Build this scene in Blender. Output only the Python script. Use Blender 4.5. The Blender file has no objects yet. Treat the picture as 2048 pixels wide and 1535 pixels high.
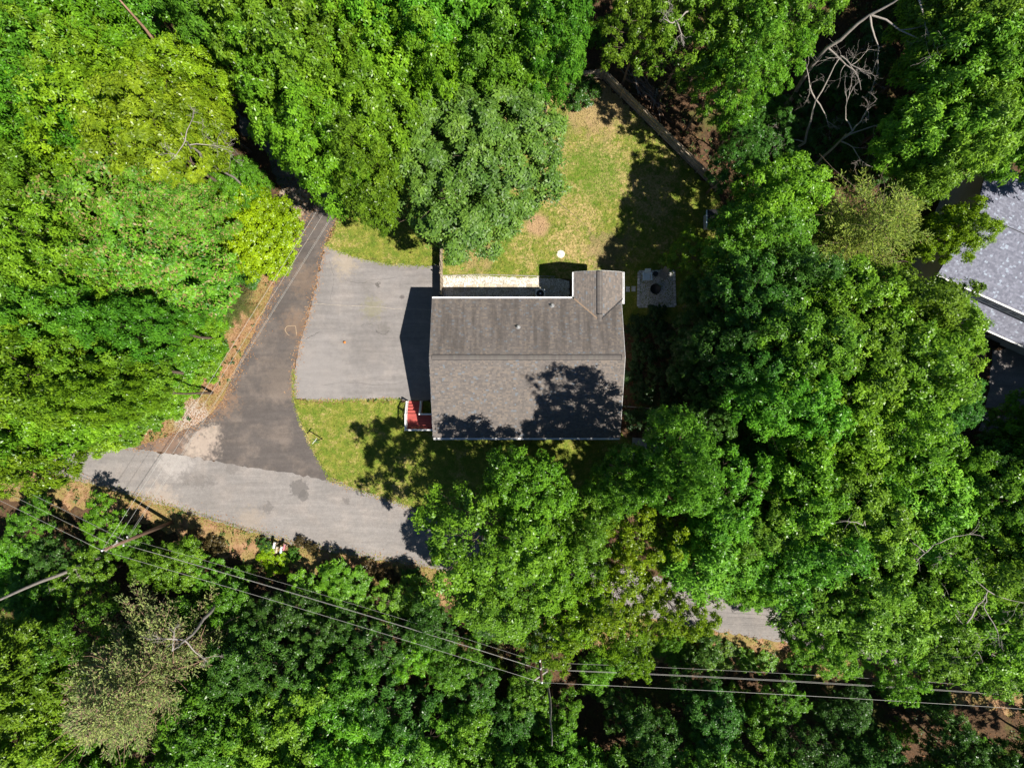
import bpy, bmesh, math, random
import numpy as np
from mathutils import Vector, Matrix, geometry

random.seed(7)
RNG = np.random.default_rng(7)
R = math.radians
sc = bpy.context.scene
COL = sc.collection

# ------------------------------------------------------------------ camera, sky, sun, exposure
CAM_H = 60.0            # drone height above the ground
FPX = 1440.0            # focal length in pixels of a 2048 wide frame
cam_d = bpy.data.cameras.new('camera')
cam_d.sensor_width = 36.0
cam_d.lens = FPX / 2048 * 36.0
cam_d.clip_end = 2000
cam = bpy.data.objects.new('camera', cam_d)
cam.location = (0, 0, CAM_H)
cam.rotation_euler = (0, 0, 0)
COL.objects.link(cam)
sc.camera = cam

SUN_EL, SUN_AZ = 61.0, 121.0          # azimuth clockwise from +Y
world = bpy.data.worlds.new('World')
sc.world = world
world.use_nodes = True
wt = world.node_tree
sky = wt.nodes.new('ShaderNodeTexSky')
sky.sky_type = 'NISHITA'
sky.sun_disc = False
sky.air_density = 0.8
sky.dust_density = 0.2
sky.ozone_density = 6.0
sky.sun_elevation = R(SUN_EL)
sky.sun_rotation = R(SUN_AZ)
bg = wt.nodes['Background']
bg.inputs['Strength'].default_value = 0.065
wt.links.new(sky.outputs['Color'], bg.inputs['Color'])
sd = bpy.data.lights.new('sun', 'SUN')
sd.energy = 5.0
sd.angle = R(0.5)
sd.color = (1.0, 0.945, 0.855)
sun = bpy.data.objects.new('sun', sd)
to_sun = Vector((math.sin(R(SUN_AZ)) * math.cos(R(SUN_EL)), math.cos(R(SUN_AZ)) * math.cos(R(SUN_EL)), math.sin(R(SUN_EL))))
sun.rotation_euler = to_sun.to_track_quat('Z', 'Y').to_euler()
sun.location = (60, -45, 120)
COL.objects.link(sun)
vs = sc.view_settings
vs.view_transform = 'Standard'
vs.look = 'None'
vs.exposure = 0.85
vs.gamma = 1.0
sc.cycles.use_denoising = True
sc.cycles.max_bounces = 6
sc.cycles.diffuse_bounces = 3
sc.cycles.transmission_bounces = 3
sc.cycles.glossy_bounces = 2
sc.cycles.transparent_max_bounces = 4


def P(px, py, z=0.0):
    """where the photograph's point (px, py) lies at height z"""
    k = (CAM_H - z) / FPX
    return Vector(((px - 1024) * k, (767.5 - py) * k, z))


def G(px, py):
    v = P(px, py)
    return (v.x, v.y)


# ------------------------------------------------------------------ object helpers
def tag(o, label=None, cat=None, group=None, kind=None):
    if label: o['label'] = label
    if cat: o['category'] = cat
    if group: o['group'] = group
    if kind: o['kind'] = kind
    return o


def empty(name, loc=(0, 0, 0), rz=0.0):
    o = bpy.data.objects.new(name, None)
    o.location = loc
    o.rotation_euler = (0, 0, rz)
    o.empty_display_size = 0.3
    COL.objects.link(o)
    return o


def link(name, me, parent=None, loc=None, rot=None, scale=None):
    o = bpy.data.objects.new(name, me)
    COL.objects.link(o)
    if parent is not None: o.parent = parent
    if loc is not None: o.location = loc
    if rot is not None: o.rotation_euler = rot
    if scale is not None: o.scale = scale
    return o


class MB:
    """collects simple solids, then builds one mesh object"""
    def __init__(s): s.v = []; s.f = []; s.r = []

    def add(s, vs, fs, r=0.5):
        b = len(s.v)
        s.v += [tuple(p) for p in vs]
        s.f += [tuple(i + b for i in f) for f in fs]
        s.r += [r] * len(fs)
        return s

    def box(s, c, d, rot=None, r=0.5, bev=0.0):
        c = Vector(c); hx, hy, hz = d[0] / 2, d[1] / 2, d[2] / 2
        if bev <= 0:
            pts = [Vector((x, y, z)) for z in (-hz, hz) for y in (-hy, hy) for x in (-hx, hx)]
            fs = [(0, 2, 3, 1), (4, 5, 7, 6), (0, 1, 5, 4), (2, 6, 7, 3), (0, 4, 6, 2), (1, 3, 7, 5)]
        else:
            b = bev
            pts = [Vector((x, y, z)) for z in (-hz, hz - b) for y in (-hy, hy) for x in (-hx, hx)]
            pts += [Vector((x, y, hz)) for y in (-hy + b, hy - b) for x in (-hx + b, hx - b)]
            fs = [(0, 2, 3, 1), (0, 1, 5, 4), (2, 6, 7, 3), (0, 4, 6, 2), (1, 3, 7, 5),
                  (8, 9, 11, 10), (4, 5, 9, 8), (6, 10, 11, 7), (4, 8, 10, 6), (5, 7, 11, 9)]
        if rot is not None:
            m = rot if isinstance(rot, Matrix) else Matrix.Rotation(rot, 3, 'Z')
            pts = [m @ p for p in pts]
        return s.add([p + c for p in pts], fs, r)

    def tube(s, pts, rad, n=6, r=0.5, cap=True):
        pts = [Vector(p) for p in pts]
        if not isinstance(rad, (list, tuple)): rad = [rad] * len(pts)
        vs, fs = [], []
        e1 = None
        for i, p in enumerate(pts):
            d = (pts[min(i + 1, len(pts) - 1)] - pts[max(i - 1, 0)])
            d = d.normalized() if d.length > 1e-9 else Vector((0, 0, 1))
            if e1 is None:
                a = Vector((1, 0, 0)) if abs(d.x) < 0.8 else Vector((0, 1, 0))
                e1 = d.cross(a).normalized()
            else:
                e1 = (e1 - d * e1.dot(d)).normalized()
            e2 = d.cross(e1)
            for k in range(n):
                t = 2 * math.pi * k / n
                vs.append(p + (e1 * math.cos(t) + e2 * math.sin(t)) * rad[i])
        for i in range(len(pts) - 1):
            for k in range(n):
                fs.append((i * n + k, i * n + (k + 1) % n, (i + 1) * n + (k + 1) % n, (i + 1) * n + k))
        if cap:
            fs.append(tuple(range(n - 1, -1, -1)))
            fs.append(tuple((len(pts) - 1) * n + k for k in range(n)))
        return s.add(vs, fs, r)

    def lathe(s, c, prof, n=20, r=0.5):
        c = Vector(c); vs, fs = [], []
        for (rr, z) in prof:
            for k in range(n):
                t = 2 * math.pi * k / n
                vs.append(c + Vector((rr * math.cos(t), rr * math.sin(t), z)))
        for i in range(len(prof) - 1):
            for k in range(n):
                fs.append((i * n + k, i * n + (k + 1) % n, (i + 1) * n + (k + 1) % n, (i + 1) * n + k))
        if prof[-1][0] > 1e-4: fs.append(tuple((len(prof) - 1) * n + k for k in range(n)))
        if prof[0][0] > 1e-4: fs.append(tuple(range(n - 1, -1, -1)))
        return s.add(vs, fs, r)

    def mesh(s, name, m, smooth=False):
        me = bpy.data.meshes.new(name)
        me.from_pydata(s.v, [], s.f)
        a = me.attributes.new('rnd', 'FLOAT', 'FACE')
        a.data.foreach_set('value', np.array(s.r, dtype=np.float32))
        me.materials.append(m)
        if smooth: me.polygons.foreach_set('use_smooth', [True] * len(me.polygons))
        me.update()
        return me

    def build(s, name, m, parent=None, smooth=False, **kw):
        return link(name, s.mesh(name, m, smooth), parent, **kw)


def quads_mesh(name, V, rnd, m):
    """V: (n,4,3) quads, rnd: (n,) per-face value"""
    n = len(V)
    me = bpy.data.meshes.new(name)
    me.vertices.add(n * 4)
    me.vertices.foreach_set('co', np.ascontiguousarray(V, dtype=np.float32).ravel())
    me.loops.add(n * 4)
    me.loops.foreach_set('vertex_index', np.arange(n * 4, dtype=np.int32))
    me.polygons.add(n)
    me.polygons.foreach_set('loop_start', np.arange(0, n * 4, 4, dtype=np.int32))
    a = me.attributes.new('rnd', 'FLOAT', 'FACE')
    a.data.foreach_set('value', np.asarray(rnd, dtype=np.float32))
    me.materials.append(m)
    me.update(calc_edges=True)
    return me


def noisy(poly, amp=0.06, step=0.5, smooth=True):
    """world polygon -> the same outline with a ragged edge"""
    out = []
    n = len(poly)
    for i in range(n):
        a, b = Vector(poly[i]).to_2d(), Vector(poly[(i + 1) % n]).to_2d()
        L = (b - a).length
        k = max(1, int(L / step))
        d = (b - a) / max(L, 1e-6)
        nn = Vector((-d.y, d.x))
        for j in range(k):
            t = j / k
            out.append(tuple(a + (b - a) * t + nn * random.gauss(0, amp) * (1 if j else 0.3)))
    return out


def curve(pts, per=6):
    """Catmull-Rom through open points"""
    p = [Vector(q).to_2d() for q in pts]
    p = [p[0] * 2 - p[1]] + p + [p[-1] * 2 - p[-2]]
    out = []
    for i in range(1, len(p) - 2):
        for j in range(per):
            t = j / per
            a, b, c, d = p[i - 1], p[i], p[i + 1], p[i + 2]
            out.append(tuple(0.5 * ((2 * b) + (c - a) * t + (2 * a - 5 * b + 4 * c - d) * t * t + (3 * b - a - 3 * c + d) * t ** 3)))
    out.append(tuple(p[-2]))
    return out


def sheet(name, poly, z, m, thick=0.0):
    v = [Vector((x, y, z)) for x, y in poly]
    tris = geometry.tessellate_polygon([v])
    fs = []
    for t in tris:
        a, b, c = (v[i] for i in t)
        fs.append(t if (b - a).cross(c - a).z > 0 else (t[0], t[2], t[1]))
    vs = list(v)
    n = len(v)
    if thick:
        vs += [p - Vector((0, 0, thick)) for p in v]
        for i in range(n): fs.append((i, (i + 1) % n, n + (i + 1) % n, n + i))
    me = bpy.data.meshes.new(name)
    me.from_pydata([tuple(p) for p in vs], [], fs)
    me.materials.append(m)
    me.update()
    o = link(name, me)
    o['kind'] = 'structure'
    return o


def inside(poly, x, y):
    """vectorised point in polygon"""
    x = np.asarray(x); y = np.asarray(y)
    r = np.zeros(x.shape, bool)
    n = len(poly)
    j = n - 1
    for i in range(n):
        xi, yi = poly[i]; xj, yj = poly[j]
        c = ((yi > y) != (yj > y)) & (x < (xj - xi) * (y - yi) / ((yj - yi) if yj != yi else 1e-9) + xi)
        r ^= c
        j = i
    return r


def scatter(poly, n):
    a = np.array(poly)
    lo, hi = a.min(0), a.max(0)
    out = np.zeros((0, 2))
    while len(out) < n:
        q = RNG.uniform(lo, hi, (n * 2, 2))
        out = np.vstack([out, q[inside(poly, q[:, 0], q[:, 1])]])
    return out[:n]


# ------------------------------------------------------------------ materials
class NT:
    def __init__(s, name):
        s.m = bpy.data.materials.new(name)
        s.m.use_nodes = True
        s.t = s.m.node_tree
        s.b = s.t.nodes['Principled BSDF']
        s.out = s.t.nodes['Material Output']

    def new(s, typ, **kw):
        n = s.t.nodes.new(typ)
        for k, v in kw.items(): setattr(n, k, v)
        return n

    def put(s, sock, val):
        if isinstance(val, bpy.types.NodeSocket): s.t.links.new(val, sock)
        elif isinstance(val, (tuple, list)) and len(val) == 3 and sock.type == 'RGBA': sock.default_value = (*val, 1)
        else: sock.default_value = val

    def pos(s): return s.new('ShaderNodeNewGeometry').outputs['Position']
    def obj(s): return s.new('ShaderNodeTexCoord').outputs['Object']
    def attr(s, nm='rnd'): return s.new('ShaderNodeAttribute', attribute_name=nm).outputs['Fac']

    def noise(s, vec, scale, detail=3.0, rough=0.55, dist=0.0):
        n = s.new('ShaderNodeTexNoise')
        s.put(n.inputs['Vector'], vec)
        n.inputs['Scale'].default_value = scale
        n.inputs['Detail'].default_value = detail
        n.inputs['Roughness'].default_value = rough
        n.inputs['Distortion'].default_value = dist
        return n.outputs['Fac']

    def map(s, vec, rot=0.0, scale=(1, 1, 1)):
        n = s.new('ShaderNodeMapping')
        s.put(n.inputs['Vector'], vec)
        n.inputs['Rotation'].default_value = (0, 0, rot)
        n.inputs['Scale'].default_value = scale
        return n.outputs['Vector']

    def math(s, op, a, b=0.0, c=None):
        n = s.new('ShaderNodeMath', operation=op)
        s.put(n.inputs[0], a); s.put(n.inputs[1], b)
        if c is not None: s.put(n.inputs[2], c)
        return n.outputs[0]

    def range(s, v, a, b, lo=0.0, hi=1.0):
        n = s.new('ShaderNodeMapRange', interpolation_type='SMOOTHSTEP')
        s.put(n.inputs['Value'], v)
        n.inputs['From Min'].default_value = a; n.inputs['From Max'].default_value = b
        n.inputs['To Min'].default_value = lo; n.inputs['To Max'].default_value = hi
        return n.outputs['Result']

    def mix(s, f, a, b, mode='MIX'):
        n = s.new('ShaderNodeMix', data_type='RGBA', blend_type=mode)
        s.put(n.inputs[0], f); s.put(n.inputs[6], a); s.put(n.inputs[7], b)
        return n.outputs[2]

    def scale(s, col, f):
        n = s.new('ShaderNodeVectorMath', operation='SCALE')
        s.put(n.inputs[0], col); s.put(n.inputs['Scale'], f)
        return n.outputs[0]

    def blob(s, px, py, r, vec=None, wob=0.5, soft=0.35, fine=1.3):
        """a stain or bare patch with a ragged outline at a place on the ground"""
        if vec is None: vec = s.pos()
        x, y = G(px, py)
        n = s.new('ShaderNodeVectorMath', operation='DISTANCE')
        s.put(n.inputs[0], vec); n.inputs[1].default_value = (x, y, 0)
        d = s.math('ADD', n.outputs['Value'], s.math('MULTIPLY', s.math('SUBTRACT', s.noise(vec, fine, 4, 0.65), 0.5), r * wob * 4.0))
        return s.range(d, r * (1 - soft), r * (1 + soft), 1.0, 0.0)

    def bump(s, h, strength=0.3, dist=0.03):
        n = s.new('ShaderNodeBump')
        n.inputs['Strength'].default_value = strength
        n.inputs['Distance'].default_value = dist
        s.put(n.inputs['Height'], h)
        s.put(s.b.inputs['Normal'], n.outputs[0])

    def done(s, col, rough=0.85, spec=0.3, metal=0.0):
        s.put(s.b.inputs['Base Color'], col)
        s.put(s.b.inputs['Roughness'], rough)
        s.b.inputs['Specular IOR Level'].default_value = spec
        s.b.inputs['Metallic'].default_value = metal
        return s.m


def plain(name, col, var=0.15, sc_=4.0, rough=0.8, spec=0.3, metal=0.0, rnd=0.25, bump=0.0, stretch=(1, 1, 1)):
    t = NT(name)
    v = t.map(t.obj(), 0, stretch)
    n = t.noise(v, sc_, 5, 0.6)
    f = t.math('ADD', t.range(n, 0.25, 0.75, 1 - var, 1 + var), t.math('MULTIPLY', t.math('SUBTRACT', t.attr(), 0.5), rnd * 2))
    if bump: t.bump(n, bump, 0.02)
    return t.done(t.scale(col, f), rough, spec, metal)


def leaf_mat(name, gloss=0.35, trans=0.36, hue=0.020, dry=0.0, dry_col=(0.20, 0.13, 0.04)):
    t = NT(name)
    oi = t.new('ShaderNodeObjectInfo')
    r = t.attr()
    col = oi.outputs['Color']
    h = t.new('ShaderNodeHueSaturation')
    t.put(h.inputs['Color'], col)
    big = t.noise(t.obj(), 0.55, 2, 0.5)
    t.put(h.inputs['Hue'], t.math('ADD', 0.5, t.math('ADD', t.math('MULTIPLY', t.math('SUBTRACT', r, 0.5), -hue),
                                                  t.math('MULTIPLY', t.math('SUBTRACT', big, 0.5), -hue * 1.6))))
    t.put(h.inputs['Value'], t.math('MULTIPLY', t.range(r, 0, 1, 0.58, 1.45), t.range(big, 0.3, 0.7, 0.86, 1.14)))
    c = h.outputs['Color']
    if dry > 0:
        fr = t.math('FRACT', t.math('MULTIPLY', r, 17.31))
        c = t.mix(t.math('LESS_THAN', fr, dry), c, dry_col)
    t.done(c, gloss, 0.33)
    tr = t.new('ShaderNodeBsdfTranslucent')
    hh = t.new('ShaderNodeHueSaturation')
    t.put(hh.inputs['Color'], c); hh.inputs['Hue'].default_value = 0.496; hh.inputs['Value'].default_value = 1.25
    t.put(tr.inputs['Color'], hh.outputs['Color'])
    mx = t.new('ShaderNodeMixShader')
    mx.inputs[0].default_value = trans
    t.t.links.new(t.b.outputs[0], mx.inputs[1])
    t.t.links.new(tr.outputs[0], mx.inputs[2])
    t.t.links.new(mx.outputs[0], t.out.inputs['Surface'])
    return t.m


def lawn_colour(t):
    """green and straw patches, bare spots where the photo has them"""
    p = t.pos()
    a = t.noise(p, 0.28, 3, 0.6)
    b = t.noise(p, 1.5, 5, 0.68)
    c = t.noise(p, 5.0, 4, 0.7)
    f = t.math('ADD', t.math('MULTIPLY', a, 0.55), t.math('ADD', t.math('MULTIPLY', b, 0.5), t.math('MULTIPLY', c, 0.45)))
    f = t.math('ADD', f, t.math('MULTIPLY', t.math('SUBTRACT', t.blob(1150, 340, 9.0, p, 0.1, 0.25), 1.0), 0.09))
    straw = t.range(f, 0.66, 0.90)
    g = t.mix(t.range(b, 0.35, 0.65), (0.105, 0.155, 0.018), (0.195, 0.200, 0.034))
    y = t.mix(t.range(c, 0.35, 0.65), (0.250, 0.205, 0.070), (0.42, 0.31, 0.145))
    col = t.mix(straw, g, y)
    # lush strip in the middle of the yard, bare ground where grass has died
    col = t.mix(t.math('MULTIPLY', t.blob(1190, 345, 2.3, p), t.range(c, 0.3, 0.6, 0.9, 0.5)), col, (0.085, 0.16, 0.014))
    col = t.mix(t.math('MULTIPLY', t.blob(1120, 250, 1.3, p), 0.7), col, (0.10, 0.155, 0.018))
    dirt = t.mix(c, (0.26, 0.17, 0.085), (0.40, 0.27, 0.15))
    col = t.mix(t.blob(1076, 450, 0.95, p, 0.25), col, dirt)
    col = t.mix(t.math('MULTIPLY', t.blob(1185, 205, 2.7, p, 0.5), t.range(b, 0.3, 0.6, 0.9, 0.55)), col, dirt)
    col = t.mix(t.math('MULTIPLY', t.blob(1215, 500, 1.6, p, 0.7), 0.55), col, (0.24, 0.165, 0.10))
    col = t.mix(t.math('MULTIPLY', t.blob(950, 505, 1.5, p, 0.8), 0.5), col, dirt)
    return col, c


t = NT('lawn_ground')
c_, h_ = lawn_colour(t)
t.bump(h_, 0.5, 0.05)
M_lawn = t.done(t.scale(c_, 0.92), 0.95, 0.1)
t = NT('grass_blades')
c_, h_ = lawn_colour(t)
M_grass = t.done(t.scale(c_, t.range(t.attr(), 0, 1, 0.6, 1.55)), 0.8, 0.2)

t = NT('forest_floor')
p = t.pos()
a = t.noise(p, 0.25, 4, 0.6); b = t.noise(p, 4, 6, 0.7); c = t.noise(p, 14, 4, 0.7)
col = t.mix(t.range(b, 0.3, 0.7), (0.040, 0.026, 0.016), (0.105, 0.062, 0.036))
col = t.mix(t.range(c, 0.5, 0.75, 0, 0.6), col, (0.20, 0.118, 0.062))
col = t.mix(t.range(a, 0.52, 0.68, 0, 0.75), col, t.mix(b, (0.05, 0.08, 0.015), (0.12, 0.13, 0.03)))
t.bump(b, 0.6, 0.08)
M_floor = t.done(col, 0.95, 0.1)

t = NT('leaf_litter')
r_ = t.attr()
col = t.mix(t.range(r_, 0, 0.5), (0.08, 0.040, 0.018), (0.23, 0.110, 0.045))
col = t.mix(t.range(r_, 0.5, 1.0), col, (0.40, 0.245, 0.125))
M_litter = t.done(col, 0.85, 0.2)

t = NT('verge_soil')
p = t.pos()
b = t.noise(p, 2.2, 6, 0.7); c = t.noise(p, 12, 4, 0.7); a = t.noise(p, 0.5, 3, 0.6)
col = t.mix(t.range(b, 0.3, 0.7), (0.19, 0.105, 0.055), (0.33, 0.200, 0.112))
col = t.mix(t.range(c, 0.5, 0.8, 0, 0.7), col, (0.52, 0.36, 0.22))
col = t.mix(t.math('MULTIPLY', t.range(a, 0.40, 0.56, 0, 0.85), t.range(c, 0.3, 0.6, 1.0, 0.4)), col, (0.15, 0.165, 0.03))
col = t.mix(t.math('MULTIPLY', t.blob(585, 405, 1.5, p), t.range(c, 0.3, 0.7, 1, 0.5)), col, (0.36, 0.31, 0.27))
col = t.mix(t.math('MULTIPLY', t.blob(385, 838, 1.5, p), t.range(c, 0.3, 0.7, 1, 0.5)), col, (0.38, 0.32, 0.28))
t.bump(c, 0.6, 0.05)
M_verge = t.done(col, 0.95, 0.1)


def asphalt(name, base, warm, streak_rot, patches, grain=0.26, streak=0.11):
    t = NT(name)
    p = t.pos()
    g = t.noise(p, 26, 3, 0.75)
    s = t.noise(t.map(p, streak_rot, (0.25, 2.2, 1)), 1.0, 5, 0.62)
    l = t.noise(p, 0.22, 3, 0.55)
    f = t.math('MULTIPLY', t.math('MULTIPLY', t.range(g, 0.2, 0.8, 1 - grain, 1 + grain), t.range(s, 0.3, 0.7, 1 - streak, 1 + streak)), t.math('MULTIPLY', t.range(l, 0.3, 0.7, 0.93, 1.07), t.range(t.noise(p, 3.2, 5, 0.7), 0.3, 0.7, 0.92, 1.08)))
    col = t.mix(t.range(t.noise(p, 0.6, 4, 0.6), 0.42, 0.7), base, warm)
    col = t.scale(col, f)
    for (px, py, r, c, k, wob, soft) in patches:
        col = t.mix(t.math('MULTIPLY', t.blob(px, py, r, p, wob, soft, 2.4 / r ** 0.6), k), col, t.scale(c, t.range(g, 0.2, 0.8, 0.85, 1.15)))
    t.bump(g, 0.35, 0.012)
    return t.done(col, 0.9, 0.25)


M_road = asphalt('old_asphalt', (0.190, 0.175, 0.166), (0.218, 0.195, 0.180), R(15), [
    (598, 976, 0.75, (0.10, 0.092, 0.088), 0.75, 0.45, 0.12), (607, 990, 0.45, (0.10, 0.092, 0.088), 0.7, 0.4, 0.15),
    (350, 922, 1.3, (0.36, 0.33, 0.31), 0.55, 0.8, 0.6), (400, 962, 0.55, (0.10, 0.09, 0.085), 0.4, 1.0, 0.5),
    (372, 956, 0.5, (0.10, 0.09, 0.085), 0.4, 1.0, 0.5), (422, 964, 0.35, (0.10, 0.09, 0.085), 0.4, 1.0, 0.5),
    (465, 935, 0.5, (0.10, 0.09, 0.085), 0.4, 1.0, 0.4), (535, 1014, 0.45, (0.11, 0.10, 0.095), 0.6, 0.9, 0.4),
    (500, 1040, 1.0, (0.30, 0.24, 0.18), 0.35, 1.0, 0.6), (320, 1002, 1.3, (0.34, 0.28, 0.23), 0.5, 0.8, 0.5),
    (692, 1000, 0.3, (0.10, 0.09, 0.085), 0.6, 0.8, 0.4)])
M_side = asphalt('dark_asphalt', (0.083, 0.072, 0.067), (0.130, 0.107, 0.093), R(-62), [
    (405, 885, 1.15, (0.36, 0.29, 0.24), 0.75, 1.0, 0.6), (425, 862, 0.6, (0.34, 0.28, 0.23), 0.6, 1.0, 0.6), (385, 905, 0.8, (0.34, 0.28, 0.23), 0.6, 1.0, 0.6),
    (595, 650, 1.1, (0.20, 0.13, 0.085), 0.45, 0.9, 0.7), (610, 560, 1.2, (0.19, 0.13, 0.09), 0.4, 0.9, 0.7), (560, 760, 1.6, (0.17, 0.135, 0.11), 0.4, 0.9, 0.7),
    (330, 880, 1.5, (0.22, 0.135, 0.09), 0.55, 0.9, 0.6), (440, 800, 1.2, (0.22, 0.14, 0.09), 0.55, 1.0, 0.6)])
M_drive = asphalt('worn_asphalt', (0.174, 0.161, 0.156), (0.208, 0.188, 0.177), R(3), [
    (735, 572, 0.5, (0.12, 0.11, 0.10), 0.35, 1.0, 0.6), (756, 570, 0.20, (0.06, 0.055, 0.05), 0.7, 1.2, 0.3),
    (768, 658, 0.4, (0.12, 0.11, 0.10), 0.5, 1.0, 0.4), (745, 616, 0.75, (0.17, 0.16, 0.07), 0.4, 1.0, 0.6),
    (690, 523, 1.0, (0.36, 0.29, 0.2), 0.4, 1.0, 0.6), (640, 745, 2.6, (0.235, 0.218, 0.210), 0.5, 0.7, 0.6),
    (735, 700, 1.5, (0.135, 0.124, 0.118), 0.3, 0.9, 0.7), (804, 594, 0.18, (0.08, 0.07, 0.07), 0.7, 0.8, 0.4)])

t = NT('white_gravel')
p = t.pos()
v = t.new('ShaderNodeTexVoronoi'); v.inputs['Scale'].default_value = 16
t.put(v.inputs['Vector'], p)
b = t.noise(p, 1.6, 5, 0.7)
rc = t.range(v.outputs['Color'], 0.15, 0.9)
col = t.mix(rc, (0.30, 0.26, 0.21), (0.66, 0.63, 0.58))
col = t.mix(t.range(b, 0.56, 0.72, 0, 0.8), col, (0.16, 0.15, 0.06))
t.bump(v.outputs['Distance'], 0.7, 0.04)
M_gravel = t.done(col, 0.9, 0.25)
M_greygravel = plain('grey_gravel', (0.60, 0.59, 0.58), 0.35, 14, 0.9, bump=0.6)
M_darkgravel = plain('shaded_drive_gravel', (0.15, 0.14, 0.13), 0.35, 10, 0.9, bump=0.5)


def shingle_mat(name, dark, mid, light, odd, streaks):
    t = NT(name)
    r = t.attr()
    col = t.mix(t.range(r, 0.0, 0.5), dark, mid)
    col = t.mix(t.range(r, 0.5, 0.92), col, light)
    col = t.mix(t.range(r, 0.93, 0.97), col, odd)
    o = t.pos()
    g = t.noise(o, 38, 2, 0.7)
    col = t.scale(col, t.range(g, 0.2, 0.8, 0.82, 1.18))
    if streaks:
        s = t.noise(t.map(o, 0, (2.0, 0.22, 0.22)), 1.0, 5, 0.62)
        sep = t.new('ShaderNodeSeparateXYZ'); t.put(sep.inputs[0], o)
        k = t.math('MULTIPLY', t.range(s, 0.38, 0.66, 0.18, 1.0), t.range(sep.outputs['Y'], 1.6, 2.8, 0.0, 0.62))
        col = t.mix(k, col, (0.050, 0.044, 0.040))
    return t.done(col, 0.92, 0.2)


M_shingle = shingle_mat('brown_shingles', (0.108, 0.096, 0.089), (0.134, 0.118, 0.108), (0.170, 0.142, 0.120), (0.135, 0.147, 0.162), True)
M_shingle_n = shingle_mat('grey_shingles', (0.128, 0.132, 0.168), (0.160, 0.165, 0.205), (0.20, 0.208, 0.258), (0.28, 0.32, 0.385), False)
M_shingle_w = shingle_mat('wing_shingles', (0.118, 0.104, 0.095), (0.142, 0.124, 0.112), (0.178, 0.148, 0.126), (0.135, 0.147, 0.162), False)
M_white = plain('white_paint', (0.74, 0.74, 0.73), 0.08, 3, 0.55, 0.4, rnd=0.05)
M_siding = plain('pale_siding', (0.62, 0.60, 0.55), 0.06, 2, 0.6, rnd=0.06)
M_siding_n = plain('grey_siding', (0.42, 0.44, 0.47), 0.08, 2, 0.6, rnd=0.06)
M_glass = plain('window_glass', (0.02, 0.024, 0.03), 0.1, 1, 0.08, 0.6)
M_concrete = plain('concrete', (0.42, 0.40, 0.37), 0.15, 3, 0.9, bump=0.2)
M_red = plain('red_deck_stain', (0.33, 0.055, 0.043), 0.22, 3, 0.55, 0.35, rnd=0.22, stretch=(1, 6, 1))
M_wood = plain('weathered_wood', (0.37, 0.30, 0.22), 0.28, 3, 0.9, rnd=0.3, stretch=(6, 6, 1))
M_woodgrey = plain('grey_wood', (0.255, 0.235, 0.205), 0.28, 3, 0.9, rnd=0.3, stretch=(6, 6, 1))
M_pole = plain('pole_timber', (0.17, 0.105, 0.07), 0.25, 4, 0.9, stretch=(6, 6, 1))
M_paver = plain('tan_paver', (0.40, 0.345, 0.26), 0.14, 5, 0.9, rnd=0.2, bump=0.2)
M_block = plain('grey_block', (0.50, 0.50, 0.51), 0.16, 6, 0.9, rnd=0.22, bump=0.2)
M_metal = plain('galvanised', (0.55, 0.56, 0.57), 0.1, 6, 0.4, 0.5, 0.6)
M_dark = plain('black_metal', (0.018, 0.018, 0.020), 0.2, 6, 0.5)
M_wire = plain('aluminium_wire', (0.36, 0.35, 0.32), 0.05, 2, 0.55, 0.5, 0.2)
M_porcelain = plain('porcelain', (0.72, 0.72, 0.73), 0.05, 3, 0.3, 0.5)
M_bark = plain('bark', (0.145, 0.105, 0.078), 0.3, 5, 0.95, bump=0.8, stretch=(3, 3, 0.6))
M_deadbark = plain('bare_grey_bark', (0.29, 0.255, 0.225), 0.38, 7, 0.9, rnd=0.2, bump=0.5, stretch=(3, 3, 0.6))
M_redbark = plain('reddish_bark', (0.30, 0.185, 0.125), 0.28, 5, 0.9, bump=0.6, stretch=(3, 3, 0.6))
M_green_sign = plain('green_sign', (0.02, 0.16, 0.07), 0.1, 3, 0.4)
M_brown = plain('brown_panel', (0.24, 0.17, 0.115), 0.2, 4, 0.8, rnd=0.25, stretch=(1, 6, 1))
M_blackrubber = plain('black_rubber', (0.02, 0.02, 0.024), 0.3, 12, 0.9)
M_pink = plain('faded_red_paint', (0.42, 0.15, 0.17), 0.15, 5, 0.5)
M_palebluepaint = plain('pale_blue_paint', (0.55, 0.66, 0.72), 0.08, 5, 0.5)
M_tanpaint = plain('tan_paint', (0.44, 0.36, 0.26), 0.12, 5, 0.6)
M_orange = plain('orange_rubber', (0.55, 0.20, 0.05), 0.15, 6, 0.5)
M_straw = plain('tan_cord', (0.50, 0.38, 0.24), 0.1, 6, 0.8)

M_leaf = leaf_mat('broad_leaf')
M_leaf_gl = leaf_mat('glossy_leaf', 0.45, 0.28, 0.025)
M_leaf_dry = leaf_mat('leaf_with_seed', 0.45, 0.3, 0.03, 0.16, (0.30, 0.24, 0.085))
M_needle = leaf_mat('needle', 0.6, 0.25, 0.03, 0.05, (0.22, 0.15, 0.07))
M_needle_br = leaf_mat('browning_needle', 0.65, 0.25, 0.04, 0.24, (0.21, 0.145, 0.09))
M_cover = leaf_mat('ground_leaf', 0.5, 0.25, 0.05, 0.1)

# ------------------------------------------------------------------ the ground and what is laid on it
def GP(pts): return [G(*q) for q in pts]


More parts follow.
